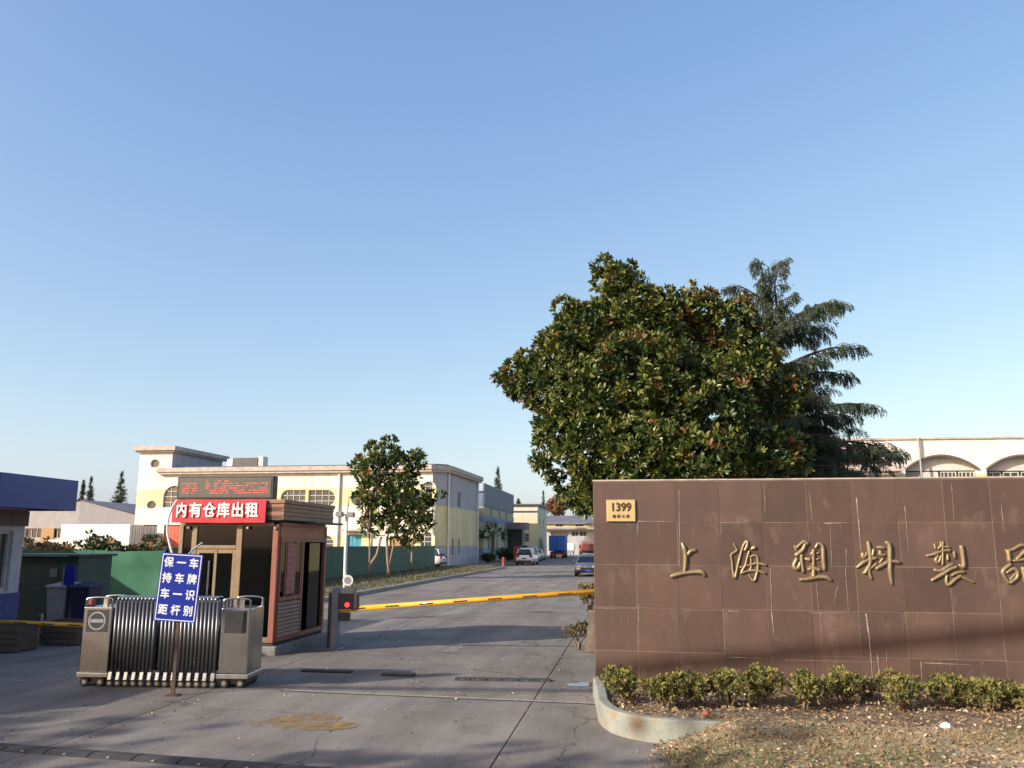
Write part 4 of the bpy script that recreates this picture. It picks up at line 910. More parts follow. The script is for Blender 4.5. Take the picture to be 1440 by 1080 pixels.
bx('rail', M['steel_dark'], tr, 0, dv.length, -.012, .012, -.01, .010); bx('track_strip', pm('pale mortar strip', (.36,.33,.28), (.20,.18,.15), 9, .9, bump=.6), tr, 0, dv.length, .025, .12, -.01, .007)
M['wet'] = pm('wet patch', (.03,.028,.026), (.045,.04,.035), 5, .05, spec=.6)
def blob(cx, cy, rx, ry, n, sd, z0, z1, th=0):
    q = random.Random(sd); ph = [q.uniform(0,6.3) for _ in range(4)]
    pts = []
    for i in range(n):
        a = 2*math.pi*i/n; k = 1+.22*math.sin(2*a+ph[0])+.13*math.sin(3*a+ph[1])+.09*math.sin(5*a+ph[2])
        x, y = rx*k*math.cos(a), ry*k*math.sin(a); pts.append((cx+x*math.cos(th)-y*math.sin(th), cy+x*math.sin(th)+y*math.cos(th)))
    return MB().prz(pts, z0, z1)
g = gnd(818,963); blob(0,0,.24,.17,40,2,0,.003).build('puddle', M['wet'], loc=(g.x,g.y,.0045), kind='structure')
# worn yellow and white paint left on the slabs
def paint_mat(name, col, thr, sc=7):
    m = pm(name, col, tuple(c*.8 for c in col), 6, .8); nt = m.node_tree; N = nt.nodes; K = nt.links; out = N['Material Output']; p = N['Principled BSDF']
    tc = N.new('ShaderNodeTexCoord'); n = N.new('ShaderNodeTexNoise'); n.inputs['Scale'].default_value = sc; n.inputs['Detail'].default_value = 9; n.inputs['Roughness'].default_value = .75; K.new(tc.outputs['Object'], n.inputs['Vector'])
    r = N.new('ShaderNodeMapRange'); r.inputs[1].default_value = thr; r.inputs[2].default_value = thr+.16; r.inputs[4].default_value = .8; K.new(n.outputs[0], r.inputs[0])
    t = N.new('ShaderNodeBsdfTransparent'); ms = N.new('ShaderNodeMixShader'); K.new(r.outputs[0], ms.inputs[0]); K.new(t.outputs[0], ms.inputs[1]); K.new(p.outputs[0], ms.inputs[2]); K.new(ms.outputs[0], out.inputs[0]); return m
M['paint_y'] = paint_mat('worn yellow paint', (.36,.235,.085), .44, 3.2); M['paint_w'] = paint_mat('worn white paint', (.40,.37,.33), .44, 9); 0
g = gnd(430,1016); blob(0,0,.60,.45,40,5,0,.002,.3).build('yellow_paint_patch', M['paint_y'], loc=(g.x,g.y,.0045), kind='structure')
def strip(u0,v0,u1,v1,w,mat,name):
    a = gnd(u0,v0); b = gnd(u1,v1); dv = b-a
    MB().box(0,dv.length,-w/2,w/2,0,.002).build(name, mat, loc=(a.x,a.y,.0045), rz=math.atan2(dv.y,dv.x), kind='structure')
strip(480,911,660,845,.16,M['paint_w'],'white_line'); strip(632,917,655,905,.25,M['paint_w'],'white_mark')
# ================================================================== VEHICLES
def paint(name, c): return pm(name, c, tuple(x*.93 for x in c), 1.5, .32, coat=.6, spec=.5)
M['tail'] = pm('tail lamp', (.40,.015,.012), None, 4, .25); M['lamp'] = pm('head lamp', (.65,.66,.68), (.5,.5,.52), 9, .12); M['plate_blue'] = pm('plate blue', (.03,.09,.42), None, 4, .4)
def loft(stations, sect):
    mb = MB(); rings = [sect(*s) for s in stations]; n = len(rings[0]); vs = [p for r in rings for p in r]; fs = []
    for i in range(len(rings)-1):
        for j in range(n): fs.append((i*n+j, i*n+(j+1) % n, (i+1)*n+(j+1) % n, (i+1)*n+j))
    fs += [tuple(range(n))[::-1], tuple(range((len(rings)-1)*n, len(rings)*n))]
    return mb.add(vs, fs)
def car(name, loc, rz, label, suv, col, group=None):
    t = thing(name, loc, rz, label, 'car', group)       # nose towards +y
    P_ = col
    if suv: L_, W_, belt, top = 4.6, .93, 1.02, 1.68; st = [(-2.28,.74,.42,.80),(-2.2,.86,.30,1.00),(-1.5,.92,.22,1.05),(0,.93,.22,1.04),(1.0,.93,.22,1.02),(1.8,.90,.24,.95),(2.2,.82,.28,.82),(2.3,.70,.36,.66)]; cab = [(-2.10,.74,.62,1.20),(-1.90,.80,.62,1.60),(-1.2,.83,.64,1.68),(-.2,.83,.65,1.69),(.45,.82,.63,1.60),(1.15,.80,.70,1.10)]
    else: L_, W_, belt, top = 4.6, .90, .92, 1.45; st = [(-2.30,.70,.42,.78),(-2.2,.82,.30,.94),(-1.4,.88,.22,.98),(0,.90,.20,.94),(1.0,.90,.20,.92),(1.7,.88,.22,.84),(2.15,.80,.26,.72),(2.3,.66,.34,.60)]; cab = [(-1.75,.74,.66,1.0),(-1.1,.78,.60,1.38),(-.5,.80,.60,1.45),(.1,.80,.60,1.43),(.5,.79,.62,1.30),(1.15,.78,.70,.94)]
    def sect(y, w, z0, z1):
        h = [(w*.86,z0),(w*.98,z0+.10),(w,(z0+z1)/2),(w*.97,z1-.10),(w*.86,z1)]; return [(x,y,z) for x, z in h]+[(-x,y,z) for x, z in reversed(h)]
    loft(st, sect).build('body', P_, t, smooth=True)
    def csect(y, wb, wt, z1):
        h = [(wb,belt-.04),(wb*.98,belt+.02),((wb+wt)/2,(belt+z1)/2),(wt,z1-.02)]; return [(x,y,z) for x, z in h]+[(-x,y,z) for x, z in reversed(h)]
    g = loft(cab, csect).build('windows', M['glass_car'], t)
    rf = [(y, wt, z1) for y, wb, wt, z1 in cab if z1 > belt+.3]
    loft(rf, lambda y, w, z: [(w+.03,y,z-.06),(w*.9,y,z+.0),(0,y,z+.03),(-w*.9,y,z+.0),(-w-.03,y,z-.06)]).build('roof', P_, t, smooth=True)
    for s in (-1,1):
        for k in ((0,1),(len(cab)-2,len(cab)-1)):
            a, b = cab[k[0]], cab[k[1]]; MB().cyl((s*(a[1] if a[3] < belt+.3 else a[2]),a[0],max(belt,a[3]-.02)),(s*(b[1] if b[3] < belt+.3 else b[2]),b[0],max(belt,b[3]-.02)),.045,n=6).build('pillar', P_, t)
        mid = cab[len(cab)//2]; MB().cyl((s*mid[1],mid[0]-.1,belt),(s*(mid[2]+.02),mid[0]-.1,mid[3]-.04),.04,n=6).build('pillar', P_, t)
    wy = 1.38
    for y in (-wy, wy):
        for s in (-1,1):
            w = MB().cyl((s*(W_-.22),y,.33),(s*(W_-.005),y,.33), .33, n=20).build('wheel', M['rubber'], t); MB().cyl((s*(W_-.03),y,.33),(s*(W_+.004),y,.33), .20, n=14).build('rim', M['steel'], w)
    for s in (-1,1):
        MB().box(s*.52-.18, s*.52+.18, 2.12, 2.27, .56 if not suv else .64, .70 if not suv else .78).build('headlight', M['lamp'], t, bevel=.03)
        MB().box(s*.66-.14, s*.66+.14, -2.31, -2.15, .76, .92 if not suv else 1.0).build('tail_light', M['tail'], t, bevel=.02)
        MB().box(s*(W_+.06)-.09, s*(W_+.06)+.09, .72, .86, belt-.02, belt+.13).build('mirror', P_, t, bevel=.03)
    MB().box(-.72,.72,-2.34,-2.2,.30,.48).build('rear_bumper', M['black'], t, bevel=.04); MB().box(-.72,.72,2.2,2.335,.24,.42).build('front_bumper', M['black'], t, bevel=.04)
    MB().box(-.45,.45,2.22,2.318,.46,.58).build('grille', M['black'], t, bevel=.02)
    MB().box(-.22,.22,-2.37 if 0 else -2.33,-2.3,.60,.74).build('number_plate', M['plate_blue'], t); MB().box(-.22,.22,2.336,2.35,.34,.46).build('number_plate', M['plate_blue'], t)
    return t
pw_ = paint('white car paint', (.72,.72,.70)); ps_ = paint('silver car paint', (.34,.35,.37)); pd_ = paint('dark silver paint', (.20,.215,.24))
def gp(u, v): g = gnd(u, v); return (g.x, g.y, .004)
car('parked_car', gp(742,794), -SA-R(2), 'white SUV parked at the left kerb seen from behind', True, pw_, 'cars in the yard')
g = gp(750,790); car('parked_car', (g[0],g[1]+2,.004), -SA, 'silver van like car parked in front of the white SUV', True, ps_, 'cars in the yard')
g = gp(757,788); car('parked_car', (g[0],g[1]+4,.004), -SA, 'pale car parked behind the blue truck', False, pw_, 'cars in the yard')
g = gp(833,811); car('parked_car', (g[0],g[1]+2.3,.004), math.pi-SA, 'dark silver saloon half hidden by the brown wall', False, pd_, 'cars in the yard')
g = S(-19.35,77.9); car('parked_car', (g.x,g.y,.0), R(82)-SA, 'white SUV at the right end of the dark green hoarding', True, pw_, 'cars in the yard')
# blue box truck
def truck(name, loc, rz, label, cabm, boxm, bl_, bh, rib_n, wid=1.15, z0=1.0):
    t = thing(name, loc, rz, label, 'truck')        # nose +y, tail at y=0
    b = MB().box(-wid, wid, 0, bl_, z0, z0+bh).build('cargo_box', boxm, t, bevel=.03)
    for k in range(rib_n): y = bl_*(k+.5)/rib_n; MB().box(-wid-.03, wid+.03, y-.05, y+.05, z0+.08, z0+bh-.06).build('rib', boxm, b)
    for s in (-1,1):
        d_ = MB().box(s*wid/2-wid/2+.05, s*wid/2+wid/2-.05, -.05, -.002, z0+.08, z0+bh-.08).build('rear_door', boxm, b, bevel=.015)
        for q in (.3,.7): MB().cyl((s*wid*q,-.075,z0+.12),(s*wid*q,-.075,z0+bh-.12), .025, n=6).build('lock_rod', M['steel'], d_)
        MB().box(s*.85-.2, s*.85+.2, -.04, .04, .72, .88).build('tail_light', M['tail'], t)
    MB().box(-wid*.8, wid*.8, .0, bl_+1.6, .62, .95).build('chassis', M['black'], t); MB().box(-wid*.9, wid*.9, -.06, .04, .42, .60).build('rear_bumper', M['red'], t)
    cy = bl_+.15
    MB().prx([(cy,.55),(cy+1.75,.55),(cy+1.8,1.3),(cy+1.45,2.25),(cy+.1,2.35),(cy,2.3)], -1.0, 1.0).build('cab', cabm, t, bevel=.05)
    MB().prx([(cy+1.805,1.34),(cy+1.83,1.34),(cy+1.50,2.1),(cy+1.475,2.1)], -.85, .85).build('windscreen', M['glass_car'], t); 
    for s in (-1,1): MB().prx([(cy+.45,1.35),(cy+1.5,1.35),(cy+1.3,2.05),(cy+.45,2.1)], s*1.003, s*1.012).build('side_window', M['glass_car'], t)
    for y in (bl_*.22, cy+.9):
        for s in (-1,1): w = MB().cyl((s*.72,y,.45),(s*1.08,y,.45), .45, n=18).build('wheel', M['rubber'], t); MB().cyl((s*1.0,y,.45),(s*1.09,y,.45), .24, n=12).build('rim', M['grey'], w)
    return t
M['truckblue'] = pm('blue truck', (.010,.12,.50), (.008,.095,.42), 2, .45)
g = gp(783,785); truck('box_truck', g, -SA, 'blue box truck seen from behind at the end of the road', M['truckblue'], M['truckblue'], 5.5, 2.35, 6, 1.2, 1.05)
tb = at(138, 770, 84); tt = truck('box_truck', (tb.x+3.6, tb.y, 0), R(90)-SA, 'long white box truck standing left of the stair tower', M['white'], M['white'], 7.2, 2.75, 0, 1.15, 1.05)
g = gp(833,783); truck('box_truck', (g[0]+.5,g[1],.004), R(14), 'orange truck half hidden behind the wall at the far end', pm('orange', (.60,.12,.05), None, 2, .5), pm('orange red body', (.55,.13,.07), None, 2, .5), 4.0, 1.2, 0, 1.1, 1.0)
# white tarpaulin heap / covered trike beside the truck
g = gp(801,781); tv = thing('covered_tricycle', g, -SA, 'white hooded cargo tricycle parked right of the blue truck', 'tricycle')
MB().prx([(-1.2,.9),(1.0,.9),(1.15,1.6),(.7,2.2),(-.9,2.3),(-1.3,1.9)], -1.0, 1.0).build('hood', M['white'], tv, bevel=.1); MB().box(-.8,.8,-1.1,1.6,.4,.88).build('body', M['grey'], tv, bevel=.04)
for p_ in ((-.8,-.7),(.8,-.7),(0,1.5)): MB().cyl((p_[0]-.06,p_[1],.3),(p_[0]+.06,p_[1],.3), .3, n=14).build('wheel', M['rubber'], tv)
# fire hydrant, orange rack, hedge pots by the far building
g = gp(708,796); hy = thing('fire_hydrant', (g[0],g[1],.0), 0, 'red fire hydrant beside the far verge', 'hydrant')
M['hyd'] = pm('faded red', (.36,.075,.05), (.28,.06,.04), 4, .7)
MB().lathe([(.2,0),(.2,.07),(.11,.09),(.11,.62),(.14,.65),(.14,.70),(.1,.79),(.04,.85)], n=14).build('barrel', M['hyd'], hy, smooth=True); MB().cyl((-.24,0,.5),(.24,0,.5),.06,n=10).build('outlet', M['hyd'], hy); MB().cyl((0,-.22,.46),(0,0,.46),.07,n=10).build('outlet', M['hyd'], hy)
g = gp(728.5,793); rk = thing('orange_cabinet', (g[0],g[1]+6,.0), -SA, 'orange red cabinet standing before the entrance canopy', 'cabinet')
bx('body', M['hyd'], rk, -.42, .42, -.4, .4, .1, 1.9, bevel=.03); bx('plinth', M['darkgrey'], rk, -.38, .38, -.35, .35, 0, .1)
for k in range(3): bx('shelf', M['hyd'], rk, -.36, .36, -.43, -.402, .5+k*.5, .55+k*.5)

# ================================================================== VEGETATION
npr = np.random.default_rng(11)
def unit(v): return v/np.maximum(1e-9, np.linalg.norm(v, axis=-1, keepdims=True))
def leaves(P, D, ln, wd, fold=.25):
    """one leaf of two quads per point: P base (n,3), D direction (n,3), ln length (n,), wd half width (n,)"""
    n = len(P); rv = unit(npr.normal(size=(n,3))); Sd = unit(np.cross(D, rv)); Nn = np.cross(Sd, D)
    ln = ln[:,None]; wd = wd[:,None]
    b = P; tip = P+D*ln-Nn*ln*.08
    l1 = P+D*ln*.35+Sd*wd*.85+Nn*wd*fold; l2 = P+D*ln*.72+Sd*wd*.8+Nn*wd*fold
    r1 = P+D*ln*.35-Sd*wd*.85+Nn*wd*fold; r2 = P+D*ln*.72-Sd*wd*.8+Nn*wd*fold
    V = np.stack([b,l1,l2,tip,r2,r1], 1).reshape(-1,3); o = np.arange(n)[:,None]*6
    F = np.concatenate([o+np.array([[0,1,2,3]]), o+np.array([[0,3,4,5]])], 1).reshape(-1,4)
    return V, F
def lobes_points(lobes, dens, shell=.55):
    P = []; Nn = []
    for c, r in lobes:
        r = np.array(r); n = int(dens*(r[0]*r[1]+r[1]*r[2]+r[0]*r[2])*4.19)
        u = unit(npr.normal(size=(n,3))); k = (shell+(1-shell)*npr.random(n)**.6)[:,None]
        k *= 1+.10*np.sin(u[:,0:1]*7+c[0]*3)*np.sin(u[:,1:2]*6+c[1])*np.sin(u[:,2:3]*8)
        P.append(np.array(c)+u*r*k); Nn.append(u)
    P = np.concatenate(P); Nn = np.concatenate(Nn); keep = np.ones(len(P), bool)
    for c, r in lobes:                              # drop what lies deep inside another lobe
        q = np.linalg.norm((P-np.array(c))/np.array(r), axis=1); keep &= q > shell*.85
    return P[keep], Nn[keep]
def rosettes(P, Nn, k, ln, wd, up=.35, spread=.9, jit=.35):
    n = len(P); A = unit(Nn+np.array([0,0,up])+npr.normal(size=(n,3))*jit)
    ref = unit(np.cross(A, unit(npr.normal(size=(n,3))))); ref2 = np.cross(A, ref)
    ph = (np.arange(k)/k*2*np.pi)[None,:]+npr.random((n,1))*6.28
    ph = ph+npr.normal(size=ph.shape)*.25
    sp = spread*(1+npr.normal(size=ph.shape)*.25)
    D = unit(A[:,None,:]*np.cos(sp)[...,None]+(ref[:,None,:]*np.cos(ph)[...,None]+ref2[:,None,:]*np.sin(ph)[...,None])*np.sin(sp)[...,None])
    B = np.repeat(P[:,None,:], k, 1)+D*ln*.08
    return B.reshape(-1,3), D.reshape(-1,3), ln*(.75+.5*npr.random(n*k)), wd*(.8+.4*npr.random(n*k))
def limb(mb, a, b, r0, r1, n=5, wig=.06):
    a = Vector(a); b = Vector(b); ln = (b-a).length; pts = []; rs = []
    for i in range(n+1):
        t = i/n; p = a.lerp(b, t)+Vector((rnd.uniform(-1,1), rnd.uniform(-1,1), rnd.uniform(-.5,.5)))*ln*wig*(1 if 0 < i < n else 0)
        p.z += ln*.10*math.sin(math.pi*t); pts.append(p); rs.append(r0+(r1-r0)*t)
    mb.tube(pts, rs, 8)

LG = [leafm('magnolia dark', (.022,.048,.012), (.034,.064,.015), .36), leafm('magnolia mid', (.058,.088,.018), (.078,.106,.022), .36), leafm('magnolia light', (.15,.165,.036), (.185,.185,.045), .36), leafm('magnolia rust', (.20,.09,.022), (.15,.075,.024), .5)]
mY = 18.2
spec = [(862,400,34,.0),(885,440,60,.2),(830,455,48,.3),(790,500,52,.2),(735,532,36,.3),(770,545,46,-.1),(930,455,58,.4),(985,440,36,.2),(1022,462,50,.3),(1052,520,58,.1),(1085,558,44,.1),(900,525,78,-.9),(830,560,70,-.7),
        (962,540,74,-1.0),(1010,590,84,-1.2),(790,602,48,-.2),(772,640,32,.1),(835,630,68,-1.0),(905,640,74,-1.6),(1062,630,66,-.9),(985,655,76,-1.8),(800,672,38,.0),(826,702,24,.0),(870,690,56,-1.2),(945,700,58,-1.5),(1100,640,46,-.2),(1040,690,60,-.8)]
spec += [(848,374,15,0),(794,434,17,.1),(712,534,17,.2),(974,414,14,.2),(994,418,12,.3),(1042,432,13,.3),(858,392,22,.1),(868,416,26,.1),(902,397,15,.2),(938,418,17,.2),(742,508,16,.2),(1070,470,16,.2),(1118,545,18,.1),(880,378,12,.1)]
lob = []
for u, v, r, dy in spec:
    Y = mY+dy*.75; c = at(u, v, Y); rr = r*Y/FPX*(.86 if r > 18 else 1); lob.append(((c.x,c.y,c.z),(rr,rr*1.1,rr*.92)))
for i in range(9):                                  # the far side of the crown
    a = npr.uniform(0,2*np.pi); c = at(npr.uniform(820,1040), npr.uniform(460,640), mY+npr.uniform(1.6,3.2)); rr = npr.uniform(.9,1.3); lob.append(((c.x,c.y,c.z),(rr,rr,rr)))
mb0 = at(955, 800, mY); mag = thing('magnolia_tree', (mb0.x, mY+.3, 0), 0, 'large glossy leaved magnolia with rusty tinged leaves behind the brown wall', 'tree')
org = np.array([mb0.x, mY+.3, 0])
tm = MB(); limb(tm, (0,0,-.1), (.1,0,2.2), .24, .19, 6, .02)
for c, r in lob[:39]:
    e = Vector(c)-Vector(org); limb(tm, (.1+rnd.uniform(-.05,.05),0,1.5+rnd.uniform(0,2.2)), e*.92, .08, .012, 6, .04)
limb(tm, (.1,0,2.1), (Vector(lob[0][0])-Vector(org))*.9, .19, .03, 8, .03)
tm.build('trunk', M['bark'], mag, smooth=True)
P, Nn = lobes_points(lob, 44, .72)
gap = np.array([mnoise.noise(Vector((p[0]*.85, p[1]*.5, p[2]*.95)))+.45*mnoise.noise(Vector(p*2.1)) for p in P]); kp_ = gap > np.where((P[:,2] > 6.3) | (P[:,0] < .9), -.5, -.14); P = P[kp_]; Nn = Nn[kp_]
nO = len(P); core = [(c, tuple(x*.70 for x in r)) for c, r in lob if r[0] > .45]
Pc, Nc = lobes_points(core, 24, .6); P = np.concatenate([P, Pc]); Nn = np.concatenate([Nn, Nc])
B, D, ln, wd = rosettes(P, Nn, 8, .135, .031)
vs_ = np.repeat(.72+.55*npr.random(len(P)), 8); ln = ln*vs_; wd = wd*vs_
V, F = leaves(B-org, D, ln, wd)
nR = len(P)
gz = np.array([mnoise.noise(Vector(p*1.1)) for p in P]); rz_ = npr.random(nR)
top = (P[:,2]-3)/6
mi = np.where(rz_ < .26, 0, np.where(rz_ < .66, 1, 2)); mi[nO:] = np.where(rz_[nO:] < .75, 0, 1); mi = np.where((np.arange(nR) < nO) & (gz > .06) & (npr.random(nR) < .05+.15*np.clip(top,0,1)+.38*np.clip((P[:,0]-2.6)/2.5,0,1)), 3, mi)  # inner leaves mostly dark green: the crown's inner shade put into their colour
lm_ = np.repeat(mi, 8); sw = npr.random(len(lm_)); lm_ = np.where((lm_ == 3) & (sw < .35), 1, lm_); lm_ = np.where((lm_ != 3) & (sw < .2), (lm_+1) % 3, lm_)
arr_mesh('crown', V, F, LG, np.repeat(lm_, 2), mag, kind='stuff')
print('magnolia', nR, len(F))

# deodar cedar behind it
cY = 24.5; ct = at(1085, 765, cY); ced = thing('deodar_cedar', (ct.x, cY, 0), 0, 'dark deodar cedar with drooping branches right of the magnolia', 'tree')
NG = [pm('cedar dark', (.030,.050,.026), (.04,.062,.032), 3, .6, trans=.15), pm('cedar blue green', (.065,.092,.052), (.085,.112,.062), 3, .6, trans=.15)]
cw_ = Vector((ct.x, cY, 0)); tmb = MB(); Htop = at(1070, 372, cY).z
tmb.tube([(0,0,-.1),(.03,0,3),(-.05,0,6.5),(-.1,0,Htop-1)], [.26,.2,.12,.03], 10)
br = []
for (bu,bv),(tu,tv_),yy in [((1085,430),(1062,362),0),((1090,430),(1096,362),.1),((1085,440),(1118,410),-.2),((1085,470),(1166,424),-.3),((1085,480),(1166,462),.3),((1085,530),(1212,480),-.2),((1085,560),(1197,522),.2),((1085,570),(1160,556),-.6),
        ((1085,600),(1232,560),-.1),((1085,620),(1196,596),.3),((1085,630),(1180,610),-.5),((1085,660),(1272,626),-.2),((1085,665),(1240,640),.5),((1085,670),(1205,655),-.8),((1085,430),(1020,400),.2),((1085,500),(1010,470),.6)]:
    A_, B_ = at(bu,bv,cY)-cw_, at(tu,tv_,cY+yy*3)-cw_; br.append((A_, B_))
    if tv_ > 400:
        for q in range(1): f = npr.uniform(.6,.9); e = A_.lerp(B_, f)+Vector((npr.normal()*.1, npr.normal()*.6, npr.uniform(-.3,.05))); br.append((A_+Vector((0,0,npr.uniform(-.5,.2))), e))
for i in range(20):
    z = npr.uniform(2.4, Htop-.8); k = (Htop-z)/(Htop-2); a = npr.uniform(-.5*np.pi, .35*np.pi); ln_ = 4.3*k**.85*npr.uniform(.35,.8); br.append((Vector((0,0,z)), Vector((math.cos(a)*ln_, math.sin(a)*ln_, z+npr.uniform(.0,.30)*ln_))))
for i in range(58):
    z = npr.uniform(2.2, Htop-1.4); k = (Htop-z)/(Htop-2); a = npr.uniform(.25*np.pi, 1.9*np.pi); ln_ = 4.6*k**.8*npr.uniform(.6,.95)
    if math.cos(a) > .35: ln_ *= .72
    br.append((Vector((0,0,z)), Vector((math.cos(a)*ln_, math.sin(a)*ln_, z+npr.uniform(-.1,.5)*ln_*.35))))
NB = []; ND = []; NL = []
for a, b in br:
    ln_ = (b-a).length; pts = []
    for i in range(9):
        t = i/8; p = a.lerp(b, t); p.z += ln_*(.10+.05*math.sin(a.z*9))*math.sin(math.pi*t**.9)-ln_*.09*t**5; p.x += .02*ln_*math.sin(t*9+a.z*5); p.y += .03*ln_*math.sin(t*7+a.z*11); pts.append(p)
    tmb.tube(pts, [.06*(1-i/9)*min(1,ln_/3)+.006 for i in range(9)], 5)
    ax = (b-a).normalized(); sd = Vector((-ax.y, ax.x, 0)); sd = sd.normalized() if sd.length > .01 else Vector((1,0,0))
    ns = int(ln_*5.5)+5; stems = [(pts, .46)]
    for j in range(ns):
        t = (j+npr.random())/ns*.92+.06; f = t*8; i = min(7,int(f)); p = pts[i].lerp(pts[i+1], f-i)
        sl = min(1.5, ln_*.42)*(1-.72*t)*npr.uniform(.45,1.2)+.10; sg = -1 if j % 2 else 1; th = npr.uniform(.35,1.15)
        d0 = (ax*math.cos(th)+sd*sg*math.sin(th)+Vector((0,0,npr.uniform(-.1,.3)))).normalized(); q = p.copy(); ss = [q.copy()]
        for k in range(5): d0 = (d0+Vector((npr.normal()*.06,npr.normal()*.06,-.13-.06*k*npr.random()))).normalized(); q = q+d0*sl/5; ss.append(q.copy())
        tmb.tube(ss, [.012,.010,.008,.007,.006,.004], 4); stems.append((ss, .24))
    for ss, hl in stems:
        m0 = len(ss)-1; tot = sum((ss[k+1]-ss[k]).length for k in range(m0)); n = int(tot*(24 if hl < .3 else 30))+6
        for _ in range(n):
            f = npr.random()*m0; i = min(m0-1,int(f)); p = ss[i].lerp(ss[i+1], f-i); e = (ss[i+1]-ss[i]).normalized(); fr = f/m0
            dr = (e*npr.uniform(.3,1.0)+Vector((npr.normal()*.28,npr.normal()*.28,npr.uniform(-.7,.0)))).normalized(); tl = npr.uniform(.5,1.4)*hl*(1-.45*fr); m_ = max(2,int(tl/.05)); q = p.copy()
            for k in range(m_):
                dr = (dr+Vector((0,0,-.30-.22*npr.random()))).normalized(); q = q+dr*(tl/m_)
                for _2 in range(3): NB.append(q); w = Vector(npr.normal(size=3)); NL.append(npr.uniform(.05,.10)); ND.append((dr*1.0+w.normalized()*.6).normalized())
NB = np.array([tuple(v) for v in NB]); ND = np.array([tuple(v) for v in ND]); NL = np.array(NL)
def blades(P, D, ln, wd):
    n = len(P); Sd = unit(np.cross(D, unit(npr.normal(size=(n,3)))))*wd
    V = np.stack([P-Sd, P+Sd, P+D*ln[:,None]], 1).reshape(-1,3); return V, np.arange(n*3).reshape(-1,3)
V, F = blades(NB, ND, NL, .0125); print('cedar', len(F))
tmb.build('trunk', pm('cedar bark', (.07,.055,.045), (.045,.036,.03), 9, .9, bump=.6), ced, smooth=True)
arr_mesh('needles', V, F, NG, (npr.random(len(F)) < .45).astype(int), ced, kind='stuff')

# three roadside magnolias beside the dark green hoarding
LY = LG[:3]+[leafm('autumn leaf', (.17,.11,.03), (.12,.08,.025))]
def small_tree(base, trunk_px, lob_px, Y, label, dens, lsz, forks):
    t = thing('roadside_tree', (base.x, base.y, .11), 0, label, 'tree', 'young trees along the verge'); o_ = np.array([base.x, base.y, .11])
    lobs = []
    for u, v, r, dy in lob_px: c = at(u, v, Y+dy); rr = r*Y/FPX; lobs.append(((c.x,c.y,c.z),(rr,rr*1.1,rr)))
    mb = MB()
    for fk in forks:
        pts = [Vector(at(u, v, Y))-Vector(o_) for u, v, r in fk]; pts[0].y = 0; pts[0] = Vector((pts[0].x,0,-.05)) if fk[0][2] > 2.9 else pts[0]
        mb.tube(pts, [r*Y/FPX*.5 for u, v, r in fk], 8)
    for c, r in lobs:
        e = Vector(c)-Vector(o_); s0 = Vector(at(*forks[-1][-1][:2], Y))-Vector(o_); limb(mb, s0, e, .09, .02, 5, .05)
    mb.build('trunk', M['bark_pale'], t, smooth=True)
    P, Nn = lobes_points(lobs, dens, .35); B, D, ln, wd = rosettes(P, Nn, 7, lsz, lsz*.25)
    V, F = leaves(B-o_, D, ln, wd); mi = np.repeat(npr.choice([0,1,2,3], size=len(P), p=[.30,.40,.24,.06]), 14)
    arr_mesh('crown', V, F, LY, mi, t, kind='stuff')
small_tree(gnd(518,812,.11), None, [(520,660,26,0),(505,655,14,.3),(530,690,24,-.5),(512,700,16,0),(543,640,24,0),(548,621,9,0),(522,735,18,0),(525,632,14,0)], gnd(518,812,.11).y, 'forked pale trunked young tree nearest the booth', 4.4, .30, [[(518,812,4.5),(520,795,4),(530,780,3.6),(536,755,3)], [(520,797,3),(520,775,2.6),(519,745,2.2)]])
small_tree(gnd(548,812,.11), None, [(562,660,28,0),(580,648,18,0),(555,700,28,-.4),(572,690,26,0),(592,648,8,0),(560,735,24,0),(540,720,20,0),(585,725,18,0)], gnd(548,812,.11).y, 'straight young tree in the middle of the verge', 4.4, .30, [[(548,812,4.5),(545,785,4),(544,760,3.5),(548,740,3)], [(545,768,3),(556,755,2.4),(560,735,2)]])
small_tree(gnd(579,805,.11), None, [(580,755,12,0),(596,735,12,0),(590,705,16,0),(605,700,10,0),(620,695,5,0),(574,765,8,0),(600,725,8,0)], gnd(579,805,.11).y, 'thin small tree at the far end of the hoarding', 6.5, .32, [[(579,805,3.4),(579,785,3),(580,765,2.6),(585,740,2)]])

# far spire conifers
def spire(u, vt, Y, r, cl, label, dens=1.0):
    c = at(u, vt, Y); t = thing('spire_conifer', (c.x, Y, 0), 0, label, 'tree', 'conifers beyond the factory'); h = c.z
    MB().tube([(0,0,-.2),(0,0,h*.6),(0,0,h)], [.18,.1,.02], 6).build('trunk', M['bark'], t)
    nb = int(150*dens); B = []; D = []; LN = []
    for i in range(nb):
        k = npr.random()**.8; z = h-k*cl; rr = r*k*npr.uniform(.6,1); a = npr.uniform(0,6.28); n = max(3,int(rr/.12))
        for j in range(n):
            f = (j+.5)/n
            for _ in range(3): B.append((math.cos(a)*rr*f, math.sin(a)*rr*f, z+rr*.18*f+npr.normal()*.05)); d_ = npr.normal(size=3)+np.array([math.cos(a),math.sin(a),.3]); D.append(d_); LN.append(npr.uniform(.25,.5))
    B = np.array(B); D = unit(np.array(D)); V, F = blades(B, D, np.array(LN), .055)
    arr_mesh('needles', V, F, NG, (npr.random(len(F)) < .5).astype(int), t, kind='stuff')
for a in ((118,676,135,.7,4.5,'leftmost thin spire conifer behind the grey shed'),(129,671,135,1.1,5.5,'second thin spire conifer behind the grey shed'),(172,664,120,1.8,6.5,'broad spire conifer between the grey shed and the stair tower'),(700,657,160,1.5,6.0,'tall spire conifer behind the ribbed building'),(764,689,200,1.1,7.0,'thin far spire conifer left of the brown tree'),(729,702,190,1.9,3.0,'rounded far conifer above the yellow block roof')): spire(*a)
